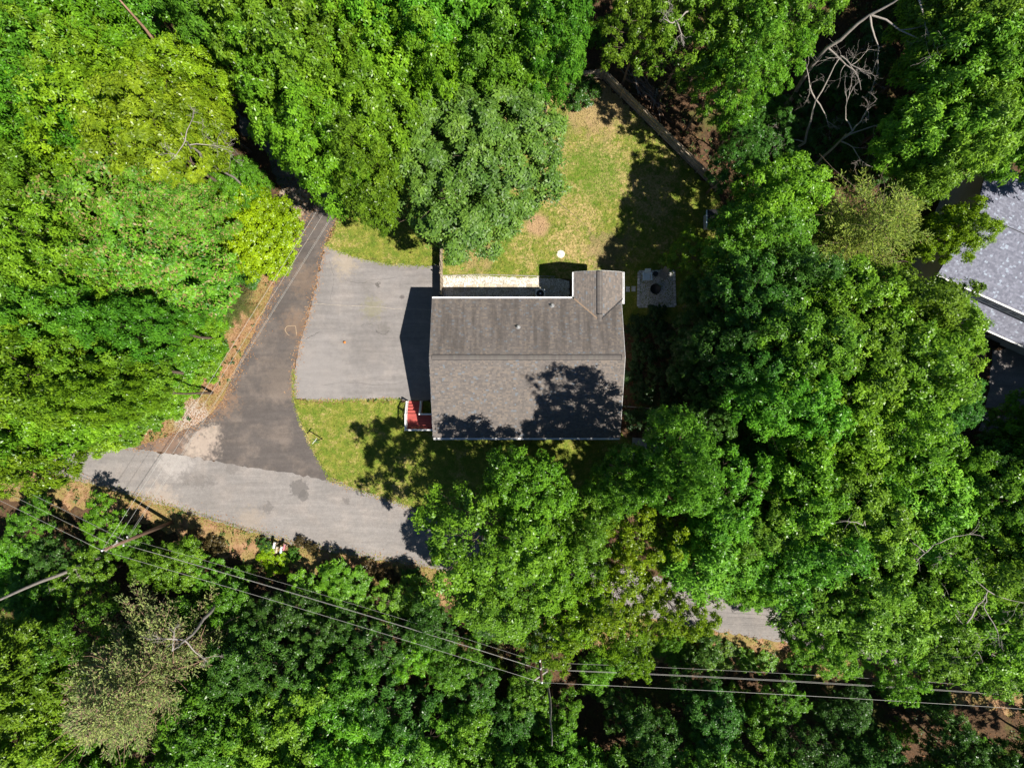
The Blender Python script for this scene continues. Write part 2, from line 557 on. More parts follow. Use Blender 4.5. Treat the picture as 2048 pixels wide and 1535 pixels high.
sheet('ground', [(-260, -230), (260, -230), (260, 230), (-260, 230)], 0.0, M_floor)
ROAD_UP = [(-260, 790), (0, 848), (130, 872), (265, 893), (460, 925), (655, 956), (700, 972), (770, 995), (830, 1016), (880, 1032), (1000, 1068),
           (1120, 1103), (1300, 1148), (1430, 1180), (1560, 1213), (1800, 1263), (2048, 1318), (2340, 1385)]
ROAD_LO = [(2340, 1450), (2048, 1385), (1800, 1335), (1560, 1283), (1390, 1254), (1100, 1190), (862, 1136), (735, 1115), (600, 1090), (480, 1058),
           (330, 1010), (160, 962), (105, 948), (0, 925), (-260, 865)]
road_poly = curve(GP(ROAD_UP), 5) + curve(GP(ROAD_LO), 5)
sheet('road', noisy(road_poly, 0.09, 0.3), 0.020, M_road, 0.02)
SIDE_L = [(765, 100), (700, 260), (655, 330), (625, 385), (585, 480), (520, 640), (480, 720), (440, 805), (392, 848), (310, 880), (264, 894)]
SIDE_R = [(662, 958), (641, 925), (622, 890), (600, 838), (588, 795), (588, 740), (605, 670), (628, 590), (650, 490), (690, 405), (730, 320), (815, 140), (830, 100)]
side_poly = curve(GP(SIDE_L), 5) + GP([(300, 900), (460, 927), (600, 949)]) + GP([(690, 968)]) + curve(GP(SIDE_R), 5)
sheet('side_road', noisy(side_poly, 0.055, 0.3), 0.027, M_side, 0.02)
DRIVE = [(588, 795), (588, 740), (605, 670), (628, 590), (650, 490), (675, 501), (720, 516), (770, 527), (862, 531), (882, 532), (882, 800), (790, 799), (700, 800), (640, 803)]
drive_o = sheet('driveway', noisy(GP(DRIVE), 0.05, 0.3), 0.0335, M_drive, 0.02)
M_tar = plain('tar_seam', (0.085, 0.078, 0.075), 0.3, 9, 0.9)
M_gritline = plain('grit_seam', (0.26, 0.23, 0.20), 0.25, 9, 0.95)
for pts, w, m_ in (([(626, 608), (680, 610), (740, 613), (800, 617), (862, 620)], 0.035, M_gritline), ([(612, 678), (620, 673), (629, 669), (638, 664)], 0.022, M_tar), ([(752, 660), (758, 667), (770, 668), (778, 660)], 0.03, M_tar),
                   ([(724, 650), (735, 648), (748, 650)], 0.018, M_tar), ([(690, 560), (720, 566), (745, 561), (790, 556)], 0.014, M_tar), ([(640, 770), (700, 764), (760, 769), (815, 763)], 0.012, M_tar), ([(660, 520), (668, 560), (660, 600)], 0.012, M_tar)):
    c_ = curve(GP(pts), 8)
    c_ = [(x + random.gauss(0, 0.03), y + random.gauss(0, 0.03)) for x, y in c_]
    mb_ = MB()
    for i in range(len(c_) - 1):
        a_, b_ = Vector(c_[i]), Vector(c_[i + 1]); d_ = (b_ - a_).normalized(); n_ = Vector((-d_.y, d_.x)) * w * random.uniform(0.4, 1.0)
        mb_.add([(*(a_ - n_), 0.0375), (*(b_ - n_), 0.0375), (*(b_ + n_), 0.0375), (*(a_ + n_), 0.0375)], [(0, 1, 2, 3)])
    mb_.build('crack', m_, drive_o)
UPLANE = [(470, 215), (520, 262), (556, 290), (600, 322), (622, 345), (610, 380), (565, 378), (545, 345), (530, 300), (480, 260)]
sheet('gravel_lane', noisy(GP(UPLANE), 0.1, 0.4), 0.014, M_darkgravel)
LAWN_F = [(589, 803), (884, 800), (890, 860), (1240, 860), (1330, 1000), (1150, 1085), (1000, 1068), (940, 1050), (880, 1032), (830, 1016), (770, 995), (700, 972), (660, 955), (641, 925), (622, 890), (600, 838)]
LAWN_S = [(690, 405), (650, 490), (675, 501), (720, 516), (770, 527), (862, 531), (884, 532), (884, 370), (800, 310), (728, 322)]
LAWN_B = [(884, 556), (884, 380), (900, 250), (1000, 190), (1170, 158), (1206, 162), (1320, 275), (1440, 392), (1470, 520), (1400, 640), (1250, 650), (1230, 556)]
for nm, pl in (('front_lawn', LAWN_F), ('side_lawn', LAWN_S), ('back_lawn', LAWN_B)):
    sheet(nm, noisy(GP(pl), 0.10, 0.4), 0.010, M_lawn)
VERGE_W = [(600, 330), (625, 385), (640, 420), (600, 480), (535, 640), (495, 720), (455, 810), (400, 860), (310, 890), (262, 900), (130, 880), (100, 835), (230, 845), (330, 815), (400, 745), (452, 640), (520, 540), (545, 440), (560, 375)]
VERGE_S = [(0, 920), (105, 940), (330, 1000), (480, 1050), (600, 1080), (735, 1105), (862, 1128), (1100, 1180), (1390, 1246), (1560, 1275), (2048, 1378), (2048, 1430), (1560, 1335), (1300, 1330), (1000, 1235), (850, 1195), (600, 1140), (420, 1105), (300, 1050), (150, 1010), (0, 1000)]
sheet('verge_west', noisy(GP(VERGE_W), 0.2, 0.4), 0.006, M_verge)
sheet('verge_south', noisy(GP(VERGE_S), 0.25, 0.4), 0.006, M_verge)
N_DRIVE = [(1985, 700), (2048, 690), (2300, 690), (2300, 880), (1955, 870), (1975, 790)]
sheet('neighbour_driveway', noisy(GP(N_DRIVE), 0.05, 0.5), 0.020, M_drive, 0.02)
GRAVEL = [(-5.75, 6.0), (4.7, 6.0), (4.75, 8.55), (4.0, 8.75), (-0.5, 8.9), (-4.2, 9.1), (-5.75, 9.0)]
gravel = sheet('gravel_bed', noisy(GRAVEL, 0.05, 0.3), 0.016, M_gravel)


def blades(name, poly, n, size, mat_, zmin=0.012, up=0.35, hi=0.05):
    q = scatter(poly, n)
    a = RNG.uniform(0, 2 * np.pi, n)
    L = RNG.uniform(0.5, 1.3, n) * size
    d = np.stack([np.cos(a), np.sin(a), RNG.uniform(-0.1, up * 2, n)], 1)
    s = np.stack([-np.sin(a), np.cos(a), RNG.uniform(-0.5, 0.5, n)], 1) * (L * RNG.uniform(0.25, 0.5, n))[:, None]
    base = np.column_stack([q, zmin + RNG.uniform(0, hi, n)])
    tip = base + d * L[:, None]
    mid = base + d * (L * 0.5)[:, None] + np.array([0, 0, 1]) * (L * 0.12)[:, None]
    V = np.stack([base, mid + s * 0.5, tip, mid - s * 0.5], 1)
    V[:, :, 2] = np.maximum(V[:, :, 2], zmin - 0.003)
    return link(name, quads_mesh(name, V, RNG.uniform(0, 1, n), mat_))


for nm, pl, n in (('front_grass', LAWN_F, 26000), ('side_grass', LAWN_S, 11000), ('back_grass', LAWN_B, 48000)):
    o = blades(nm, GP(pl), n, 0.11, M_grass)
    tag(o, {'front_grass': 'short dry mown grass on the lawn before the red porch', 'side_grass': 'short dry mown grass between side road and parking area',
            'back_grass': 'patchy green and straw grass of the fenced back yard'}[nm], 'grass', kind='stuff')
o = blades('leaf_litter', GP(VERGE_W), 9000, 0.10, M_litter); tag(o, 'fallen rust brown leaves along the edge of the side road', 'leaf litter', kind='stuff')
o = blades('leaf_litter', GP(VERGE_S), 9000, 0.10, M_litter); tag(o, 'fallen rust brown leaves along the far verge of the main road', 'leaf litter', kind='stuff')
FOREST = [(-60, -60), (2110, -60), (2110, 1600), (-60, 1600)]
KEEP = [road_poly, side_poly, GP(DRIVE), GP(LAWN_F), GP(LAWN_S), GP(LAWN_B), GP(N_DRIVE)]
q = scatter(GP(FOREST), 60000)
ok = np.ones(len(q), bool)
for pl in KEEP: ok &= ~inside(pl, q[:, 0], q[:, 1])
ok &= ~((q[:, 0] > -7) & (q[:, 0] < 9) & (q[:, 1] > -5) & (q[:, 1] < 9.2))
q = q[ok]
n = len(q)
a = RNG.uniform(0, 2 * np.pi, n); L = RNG.uniform(0.07, 0.17, n)
d = np.stack([np.cos(a), np.sin(a), RNG.uniform(-0.05, 0.35, n)], 1)
s = np.stack([-np.sin(a), np.cos(a), RNG.uniform(-0.4, 0.4, n)], 1) * (L * 0.35)[:, None]
base = np.column_stack([q, RNG.uniform(0.01, 0.05, n)])
V = np.stack([base, base + d * (L * .5)[:, None] + s, base + d * L[:, None], base + d * (L * .5)[:, None] - s], 1)
V[:, :, 2] = np.maximum(V[:, :, 2], 0.008)
o = link('leaf_litter', quads_mesh('leaf_litter', V, RNG.uniform(0, 0.42, n), M_litter))  # litter held to its dark tones, standing in for deep shade under trees
tag(o, 'thick brown leaf litter covering the floor of the wood', 'leaf litter', kind='stuff')
# litter blown against the edges of the paved surfaces
edge = []
for pl, amp, dens in ((GP(SIDE_R[4:11]), 0.22, 60), (GP(SIDE_L[3:]), 0.45, 70), (GP([(600, 803), (700, 801), (790, 800)]), 0.12, 60), (GP(ROAD_LO[6:13]), 0.35, 40), (GP(ROAD_UP[5:10]), 0.2, 30)):
    for i in range(len(pl) - 1):
        a_, b_ = np.array(pl[i]), np.array(pl[i + 1])
        k = int(np.linalg.norm(b_ - a_) * dens)
        dd = (b_ - a_) / np.linalg.norm(b_ - a_)
        tt = RNG.uniform(0, 1, k)[:, None]
        edge.append(a_ + (b_ - a_) * tt + np.array([-dd[1], dd[0]]) * RNG.normal(0, amp, k)[:, None])
q = np.vstack(edge); n = len(q)
a = RNG.uniform(0, 2 * np.pi, n); L = RNG.uniform(0.05, 0.12, n)
d = np.stack([np.cos(a), np.sin(a), RNG.uniform(0, 0.2, n)], 1)
s = np.stack([-np.sin(a), np.cos(a), RNG.uniform(-0.3, 0.3, n)], 1) * (L * 0.35)[:, None]
base = np.column_stack([q, RNG.uniform(0.037, 0.045, n)])
V = np.stack([base, base + d * (L * .5)[:, None] + s, base + d * L[:, None], base + d * (L * .5)[:, None] - s], 1)
o = link('leaf_litter', quads_mesh('leaf_litter', V, RNG.uniform(0.25, 1, n), M_litter))
tag(o, 'thin drift of brown leaves gathered along the edges of the asphalt', 'leaf litter', kind='stuff')

edge = []
for pl, amp, dens in ((GP(SIDE_R[:6]), 0.10, 120), (GP(DRIVE[4:9]), 0.11, 130), (GP([(589, 803), (700, 801), (800, 799)]), 0.09, 120), (GP(ROAD_UP[5:11]), 0.14, 90), (GP(ROAD_LO[5:13]), 0.22, 60)):
    for i in range(len(pl) - 1):
        a_, b_ = np.array(pl[i]), np.array(pl[i + 1])
        k = int(np.linalg.norm(b_ - a_) * dens)
        dd = (b_ - a_) / np.linalg.norm(b_ - a_)
        edge.append(a_ + (b_ - a_) * RNG.uniform(0, 1, k)[:, None] + np.array([-dd[1], dd[0]]) * RNG.normal(0, amp, k)[:, None])
q = np.vstack(edge); n = len(q)
a = RNG.uniform(0, 2 * np.pi, n); L = RNG.uniform(0.06, 0.15, n)
d = np.stack([np.cos(a), np.sin(a), RNG.uniform(0.1, 0.6, n)], 1)
s = np.stack([-np.sin(a), np.cos(a), RNG.uniform(-0.3, 0.3, n)], 1) * (L * 0.2)[:, None]
base = np.column_stack([q, RNG.uniform(0.03, 0.045, n)])
V = np.stack([base, base + d * (L * .5)[:, None] + s, base + d * L[:, None], base + d * (L * .5)[:, None] - s], 1)
o = link('edge_grass', quads_mesh('edge_grass', V, RNG.uniform(0, 1, n), M_grass))
tag(o, 'ragged grass creeping over the edges of the asphalt', 'grass', kind='stuff')

# ------------------------------------------------------------------ the house
W_, E_ = -6.11, 8.35
RY, RZ = 1.97, 6.90
NY, NZ = 6.51, 5.00
SY, SZ = -4.16, 4.30
WX, WH, WZ, WZE = 6.60, 1.85, 5.72, 5.00
WY0, WY1 = 4.81, 8.55
house = empty('house', (0, 0, 0))
tag(house, 'house with brown shingle gable roof, white gutters and a small rear wing', 'house')


def shingles(mb, o, u, vup, ul, vl, keep=None, ex=0.132):
    o, u, vup = Vector(o), Vector(u).normalized(), Vector(vup).normalized()
    nrm = u.cross(vup).normalized()
    if nrm.z < 0: nrm = -nrm
    j = 0
    while j * ex < vl - 0.02:
        v0 = j * ex; v1 = min(v0 + ex + 0.03, vl)
        x = -random.uniform(0, 0.3)
        while x < ul:
            w = random.choice((0.11, 0.14, 0.17, 0.20, 0.24))
            x0, x1 = max(x, 0), min(x + w - 0.006, ul)
            x += w
            if x1 - x0 < 0.03: continue
            if keep and not keep((x0 + x1) / 2, (v0 + v1) / 2): continue
            lf = 0.024 + random.uniform(-0.003, 0.006)
            a = o + u * x0 + vup * v0; b = o + u * x1 + vup * v0
            c = o + u * x1 + vup * v1; d = o + u * x0 + vup * v1
            mb.add([a + nrm * lf, b + nrm * lf, c + nrm * 0.004, d + nrm * 0.004, a + nrm * 0.0005, b + nrm * 0.0005],
                   [(0, 1, 2, 3), (0, 4, 5, 1)], random.random())
        j += 1


def slab(mb, pts, th=0.14):
    v = [Vector(p) for p in pts]
    n = len(v)
    vs = v + [p - Vector((0, 0, th)) for p in v]
    fs = [tuple(range(n)), tuple(range(2 * n - 1, n - 1, -1))] + [(i, n + i, n + (i + 1) % n, (i + 1) % n) for i in range(n)]
    mb.add(vs, fs, 0.3)


roof = MB()
slab(roof, [(W_, NY, NZ), (W_, RY, RZ), (E_, RY, RZ), (E_, NY, NZ)])
slab(roof, [(W_, RY, RZ), (W_, SY, SZ), (E_, SY, SZ), (E_, RY, RZ)])
ww = 0.018
slab(roof, [(WX, WY0, WZ + ww), (WX - WH, NY, WZE + ww), (WX - WH, WY1, WZE + ww), (WX, WY1, WZ + ww)])
slab(roof, [(WX, WY1, WZ + ww), (WX + WH, WY1, WZE + ww), (WX + WH, NY, WZE + ww), (WX, WY0, WZ + ww)])
roof_o = roof.build('roof', M_shingle, house)
sh = MB()
ln = math.hypot(NY - RY, RZ - NZ); ls = math.hypot(RY - SY, RZ - SZ); lw = math.hypot(WH, WZ - WZE)


def keepN(x, v):
    X = W_ + (14.46 - x); y = NY - v * (NY - RY) / ln
    return not (y > WY0 + abs(X - WX) * (NY - WY0) / WH + 0.05)


shingles(sh, (E_, NY, NZ), (-1, 0, 0), (0, RY - NY, RZ - NZ), E_ - W_, ln, keepN)
shingles(sh, (W_, SY, SZ), (1, 0, 0), (0, RY - SY, RZ - SZ), E_ - W_, ls)
so = sh.build('shingles', M_shingle, roof_o)
so['kind'] = 'stuff'
sh = MB()
shingles(sh, (WX - WH, WY1, WZE + ww), (0, -1, 0), (WH, 0, WZ - WZE), WY1 - WY0, lw, lambda x, v: (WY1 - x) > WY0 + (WH - v * WH / lw) * (NY - WY0) / WH - 0.03)
shingles(sh, (WX + WH, WY0, WZE + ww), (0, 1, 0), (-WH, 0, WZ - WZE), WY1 - WY0, lw, lambda x, v: (WY0 + x) > WY0 + (WH - v * WH / lw) * (NY - WY0) / WH - 0.03)
for sg in (-1, 1):                                    # strips added to draw the valleys in place of shading contrast
    vb = MB()
    a_ = Vector((WX, WY0, WZ)); b_ = Vector((WX + sg * WH, NY, WZE)); vd = (b_ - a_).normalized(); vp = Vector((sg * 0.5, -0.8, 0.0)).normalized() * 0.05
    vb.add([a_ + vp * 1.2 + Vector((0, 0, 0.045)), b_ + vp * 1.2 + Vector((0, 0, 0.045)), b_ - vp + Vector((0, 0, 0.05)), a_ - vp + Vector((0, 0, 0.05))], [(0, 1, 2, 3)] if sg < 0 else [(3, 2, 1, 0)])
    vb.build('added_valley_strip', M_dark if sg > 0 else M_brown, roof_o)
so = sh.build('shingles', M_shingle_w, roof_o)
so['kind'] = 'stuff'
# ridge vents with their cap shingles
M_cap = shingle_mat('cap_shingles', (0.095, 0.085, 0.080), (0.11, 0.098, 0.091), (0.125, 0.11, 0.10), (0.12, 0.11, 0.10), False)


def cap_mesh(slope, w=0.17, L=0.21, th=0.016):
    m = MB()
    d = w * slope
    vs = []
    for z in (0, -th):
        vs += [(-L / 2, -w, -d + z), (-L / 2, 0, z), (-L / 2, w, -d + z), (L / 2, -w, -d + z + 0.012), (L / 2, 0, z + 0.012), (L / 2, w, -d + z + 0.012)]
    m.add(vs, [(0, 3, 4, 1), (1, 4, 5, 2), (6, 7, 10, 9), (7, 8, 11, 10), (0, 6, 9, 3), (2, 5, 11, 8), (0, 1, 7, 6), (1, 2, 8, 7), (3, 9, 10, 4), (4, 10, 11, 5)], random.random())
    return m.mesh('ridge_cap', M_cap)


caps = [cap_mesh(0.42) for _ in range(5)]
vent = MB()
for sg in (-1, 1):
    vent.box((((W_ + E_) / 2), RY + sg * 0.10, RZ + 0.0), (E_ - W_ - 0.5, 0.2, 0.07), Matrix.Rotation(-sg * 0.4, 3, 'X'))
vo = vent.build('ridge_vent', M_dark, roof_o)
x = W_ + 0.3
while x < E_ - 0.25:
    link('ridge_cap', random.choice(caps), roof_o, loc=(x, RY, RZ + 0.085))
    x += 0.172
vent = MB()
for sg in (-1, 1):
    vent.box((WX + sg * 0.10, (WY0 + WY1) / 2 + 0.2, WZ + 0.02), (0.2, WY1 - WY0 - 0.45, 0.07), Matrix.Rotation(sg * 0.36, 3, 'Y'))
vent.build('ridge_vent', M_dark, roof_o)
y = WY0 - 0.25
while y < WY1 - 0.05:
    link('ridge_cap', random.choice(caps), roof_o, loc=(WX, y, WZ + (0.10 if y > WY0 + 0.5 else 0.07)), rot=(0, 0, R(90)))
    y += 0.172


def gutter(a, b, outv, parent, m=None):
    a, b, outv = Vector(a), Vector(b), Vector(outv)
    L = (b - a).length; d = (b - a).normalized()
    c = (a + b) / 2
    ang = math.atan2(d.y, d.x)
    g = MB()
    g.box(c + outv * 0.065 + Vector((0, 0, -0.10)), (L, 0.12, 0.012), ang)
    g.box(c + outv * 0.128 + Vector((0, 0, -0.045)), (L, 0.028, 0.12), ang)
    g.box(c + outv * 0.006 + Vector((0, 0, -0.055)), (L, 0.010, 0.10), ang)
    for e in (a, b): g.box(e + outv * 0.065 + Vector((0, 0, -0.045)), (0.012, 0.12, 0.12), ang)
    go = g.build('gutter', m or M_white, parent)
    k = max(2, int(L / 0.62))
    hm = MB(); hm.box((0, 0, 0), (0.035, 0.115, 0.012), ang); hme = hm.mesh('hanger', m or M_white)
    for i in range(k):
        link('hanger', hme, go, loc=a + d * (L * (i + 0.5) / k) + outv * 0.068 + Vector((0, 0, -0.002)))
    return go


gutter((W_ + 0.02, NY, NZ - 0.02), (WX - WH - 0.15, NY, NZ - 0.02), (0, 1, 0), house)
gutter((W_ + 0.02, SY, SZ - 0.02), (E_ - 0.02, SY, SZ - 0.02), (0, -1, 0), house)
gutter((WX - WH, NY + 0.16, WZE), (WX - WH, WY1 - 0.02, WZE), (-1, 0, 0), house)
gutter((WX + WH, NY - 0.4, WZE), (WX + WH, WY1 - 0.02, WZE), (1, 0, 0), house)
for sx in (W_, E_):                                   # rake boards
    for (ya, za, yb, zb) in ((NY, NZ, RY, RZ), (RY, RZ, SY, SZ)):
        m = MB(); o_ = 0.018 * (1 if sx > 0 else -1)
        vs = [(sx + o_ * k, yy, zz + dz) for k in (0.15, 1.15) for (yy, zz) in ((ya, za), (yb, zb)) for dz in (-0.20, -0.03)]
        m.add(vs, [(0, 2, 3, 1), (4, 5, 7, 6), (1, 3, 7, 5), (0, 4, 6, 2), (0, 1, 5, 4), (2, 6, 7, 3)])
        m.build('rake_board', M_white, house)
for sg in (-1, 1):
    m = MB()
    vs = [(x_, WY1 + k, z_ + dz) for k in (0.003, 0.025) for (x_, z_) in ((WX, WZ + ww), (WX + sg * WH, WZE + ww)) for dz in (-0.18, -0.03)]
    m.add(vs, [(0, 2, 3, 1), (4, 5, 7, 6), (1, 3, 7, 5), (0, 4, 6, 2), (0, 1, 5, 4), (2, 6, 7, 3)])
    m.build('rake_board', M_white, house)


def wall(pts, nrm, th, parent, m):
    """vertical wall polygon extruded inwards"""
    v = [Vector(p) for p in pts]; n = len(v); nn = Vector(nrm) * th
    vs = v + [p - nn for p in v]
    b = MB(); b.add(vs, [tuple(range(n)), tuple(range(2 * n - 1, n - 1, -1))] + [(i, n + i, n + (i + 1) % n, (i + 1) % n) for i in range(n)])
    return b.build('wall', m, parent)


HX0, HX1, HY0, HY1 = -5.80, 8.05, -3.80, 6.10


def zroof(y): return (RZ - (y - RY) * (RZ - NZ) / (NY - RY) if y > RY else RZ - (RY - y) * (RZ - SZ) / (RY - SY)) - 0.16


for hx, nx in ((HX0, -1), (HX1, 1)):
    wall([(hx, HY0, 0), (hx, HY1, 0), (hx, HY1, zroof(HY1)), (hx, RY, zroof(RY)), (hx, HY0, zroof(HY0))], (nx, 0, 0), 0.15, house, M_siding)
wall([(HX0 + .16, HY0, 0), (HX1 - .16, HY0, 0), (HX1 - .16, HY0, zroof(HY0)), (HX0 + .16, HY0, zroof(HY0))], (0, -1, 0), 0.15, house, M_siding)
wall([(HX0 + .16, HY1, 0), (HX1 - .16, HY1, 0), (HX1 - .16, HY1, zroof(HY1)), (HX0 + .16, HY1, zroof(HY1))], (0, 1, 0), 0.15, house, M_siding)
wall([(5.05, 6.12, 0), (5.05, 8.25, 0), (5.05, 8.25, 4.9), (5.05, 6.12, 4.9)], (-1, 0, 0), 0.15, house, M_siding)
wall([(8.15, 6.12, 0), (8.15, 8.25, 0), (8.15, 8.25, 4.9), (8.15, 6.12, 4.9)], (1, 0, 0), 0.15, house, M_siding)
wall([(5.21, 8.25, 0), (7.99, 8.25, 0), (7.99, 8.25, 4.9), (6.6, 8.25, 5.45), (5.21, 8.25, 4.9)], (0, 1, 0), 0.15, house, M_siding)


def window(c, w, h, axis, sgn, parent):
    """a framed sash set 2 cm proud of its wall; axis is the wall's normal axis"""
    f, p_ = MB(), MB()
    n = Vector((sgn, 0, 0)) if axis == 'x' else Vector((0, sgn, 0))
    u = Vector((0, 1, 0)) if axis == 'x' else Vector((1, 0, 0))
    c = Vector(c) + n * 0.03

    def bar(du, dz, lu, lz, d=0.06):
        f.box(c + u * du + Vector((0, 0, dz)), (d, lu, lz) if axis == 'x' else (lu, d, lz))
    bar(0, h / 2, w + 0.16, 0.09); bar(0, -h / 2, w + 0.2, 0.09, 0.09); bar(-w / 2, 0, 0.09, h - 0.1); bar(w / 2, 0, 0.09, h - 0.1); bar(0, 0, w - 0.1, 0.05)
    p_.box(c - n * 0.012, (0.02, w - 0.06, h - 0.06) if axis == 'x' else (w - 0.06, 0.02, h - 0.06))
    wo = f.build('window', M_white, parent)
    p_.build('pane', M_glass, wo)


for x_ in (-3.8, -0.8, 2.6, 5.8): window((x_, HY0, 3.1), 1.1, 1.3, 'y', -1, house)
for x_ in (-3.8, 5.8): window((x_, HY0, 1.2), 1.1, 1.0, 'y', -1, house)
for x_ in (-4.0, -1.2, 3.6): window((x_, HY1, 3.6), 1.0, 1.2, 'y', 1, house)
for y_ in (0.6, 4.2): window((HX0, y_, 3.4), 1.0, 1.3, 'x', -1, house); window((HX1, y_, 3.4), 1.0, 1.3, 'x', 1, house)
window((HX0, 4.2, 1.2), 1.0, 1.0, 'x', -1, house)
window((6.6, 8.25, 3.4), 1.2, 1.2, 'y', 1, house)
d_ = MB(); d_.box((HX0 - 0.03, -3.05, 1.95), (0.05, 0.95, 2.05)); do = d_.build('door', M_white, house)
k_ = MB(); k_.lathe((0, 0, 0), [(0.0, 0), (0.035, 0.01), (0.035, 0.05), (0, 0.07)], 10); k_.build('door_knob', M_metal, do, loc=(HX0 - 0.055, -2.68, 1.9), rot=(0, R(-90), 0))
l_ = MB(); l_.box((HX0 - 0.09, -2.42, 2.75), (0.16, 0.12, 0.24), bev=0.03); l_.build('porch_light', M_white, house)
for vx, vy in ((1036, 654), (1105, 609)):             # plumbing vents
    for z0 in (6.0,):
        y0 = (767.5 - vy) * 54.0 / FPX; x0 = (vx - 1024) * 54.0 / FPX
    zz = zroof(y0) + 0.16
    m = MB(); m.lathe((x0, y0, zz - 0.1), [(0.20, 0.02), (0.19, 0.14), (0.075, 0.24), (0.06, 0.26), (0.06, 0.50), (0.045, 0.50), (0.045, 0.3)], 14)
    vo = m.build('vent_pipe', M_metal, house, True)
for dx, dy, zt in ((W_ + 0.42, HY1 + 0.07, 4.85), (E_ - 0.45, HY0 - 0.07, 4.15), (W_ + 0.42, HY0 - 0.07, 4.15)):
    m = MB(); m.box((dx, dy, zt / 2), (0.08, 0.09, zt - 0.1)); m.build('downspout', M_white, house)

# ------------------------------------------------------------------ red porch
DZ = 0.90
porch = empty('porch', (-7.3, -3.0, 0))
porch_off = Vector((-7.3, -3.0, 0))
tag(porch, 'red stained porch deck with white railings and steps beside the house', 'porch')


def pput(mb, name, m, parent=porch, **kw):
    o = mb.build(name, m, parent, **kw)
    if parent is porch: o.matrix_parent_inverse = Matrix.Translation(-porch_off)
    return o


PX0, PX1, PXM = -8.62, -5.86, -7.48
y = -3.70
while y < -2.50:
    b = MB(); b.box(((PX0 + PX1) / 2, y + 0.07, DZ - 0.018), (PX1 - PX0, 0.132, 0.036), r=random.random(), bev=0.005); pput(b, 'deck_board', M_red)
    y += 0.14
for i in range(4):
    b = MB()
    yy = -2.44 + 0.125 + 0.25 * i; zz = DZ - 0.18 * (i + 1)
    b.box(((PX0 + PXM) / 2, yy + 0.01, zz - 0.02), (PXM - PX0 - 0.06, 0.27, 0.04), r=random.random(), bev=0.006)
    b.box(((PX0 + PXM) / 2, yy - 0.125, zz + 0.075), (PXM - PX0 - 0.08, 0.02, 0.15), r=0.3)
    pput(b, 'tread', M_red)
for sx in (PX0, PXM):
    b = MB()
    vs = [(sx + k, yy, zz) for k in (-0.02, 0.02) for (yy, zz) in ((-2.46, DZ - 0.05), (-2.46, 0.02), (-1.42, 0.02), (-1.42, 0.16))]
    b.add(vs, [(0, 1, 2, 3), (7, 6, 5, 4), (0, 4, 5, 1), (1, 5, 6, 2), (2, 6, 7, 3), (3, 7, 4, 0)]); pput(b, 'stringer', M_red)
for jx in (PX0 + 0.1, PXM, PX1 - 0.1):
    b = MB(); b.box((jx, -3.09, DZ - 0.12), (0.05, 1.2, 0.16)); pput(b, 'joist', M_brown)
bal = MB(); bal.box((0, 0, 0), (0.036, 0.036, 0.82)); bal_me = bal.mesh('baluster', M_white)


def railing(a, b, za, zb):
    a, b = Vector((*a, za)), Vector((*b, zb))
    L = (b - a).length
    d = (b - a)
    q = d.to_track_quat('X', 'Z').to_matrix()
    m = MB(); c = (a + b) / 2
    m.box(c + Vector((0, 0, 0.95)), (L + 0.06, 0.11, 0.045), q, bev=0.008); pput(m, 'top_rail', M_white)
    m = MB(); m.box(c + Vector((0, 0, 0.10)), (L, 0.05, 0.06), q); pput(m, 'bottom_rail', M_white)
    k = max(2, int(Vector((d.x, d.y)).length / 0.125))
    for i in range(1, k):
        o = link('baluster', bal_me, porch, loc=a + d * (i / k) + Vector((0, 0, 0.52)))
        o.matrix_parent_inverse = Matrix.Translation(-porch_off)


railing((PX0, -3.72), (PX0, -2.44), DZ, DZ)
railing((PX0, -2.44), (PX0, -1.46), DZ, DZ - 0.72)
railing((PX0, -3.72), (PX1, -3.72), DZ, DZ)
railing((PXM, -2.44), (PXM, -1.46), DZ, DZ - 0.72)
railing((PXM, -2.44), (PX1, -2.44), DZ, DZ)
for (x_, y_, z_) in ((PX0, -3.72, DZ), (PX0, -2.44, DZ), (PX0, -1.44, 0.18), (PXM, -2.44, DZ), (PXM, -1.44, 0.18), (PX1 - 0.02, -3.72, DZ), (PX1 - 0.02, -2.44, DZ)):
    b = MB(); b.box((x_, y_, (z_ + 1.05) / 2), (0.10, 0.10, z_ + 1.05), bev=0.012); pput(b, 'post', M_white)

# ------------------------------------------------------------------ stepping stones in the gravel
for i, px in enumerate((912, 923.5, 938, 949, 963, 974, 985, 998, 1010, 1020, 1031, 1058, 1068, 1079.5, 1091, 1104)):
    x_, y_ = G(px, 573 + random.uniform(-1.2, 1.2))
    b = MB(); w = random.uniform(0.36, 0.42)
    b.box((0, 0, 0), (w, w * 0.98, 0.05), bev=0.012, r=random.random())
    link('paver', b.mesh('paver', M_paver), gravel, loc=(x_, y_ - 0.05, 0.03), rot=(0, 0, R(random.uniform(-5, 5))))
m = MB()
bx = GP([(886, 551), (960, 549), (1040, 551), (1110, 553)])
m.tube([(x_, y_, 0.03) for x_, y_ in bx], 0.045, 6)
m.build('edging', M_woodgrey, gravel)

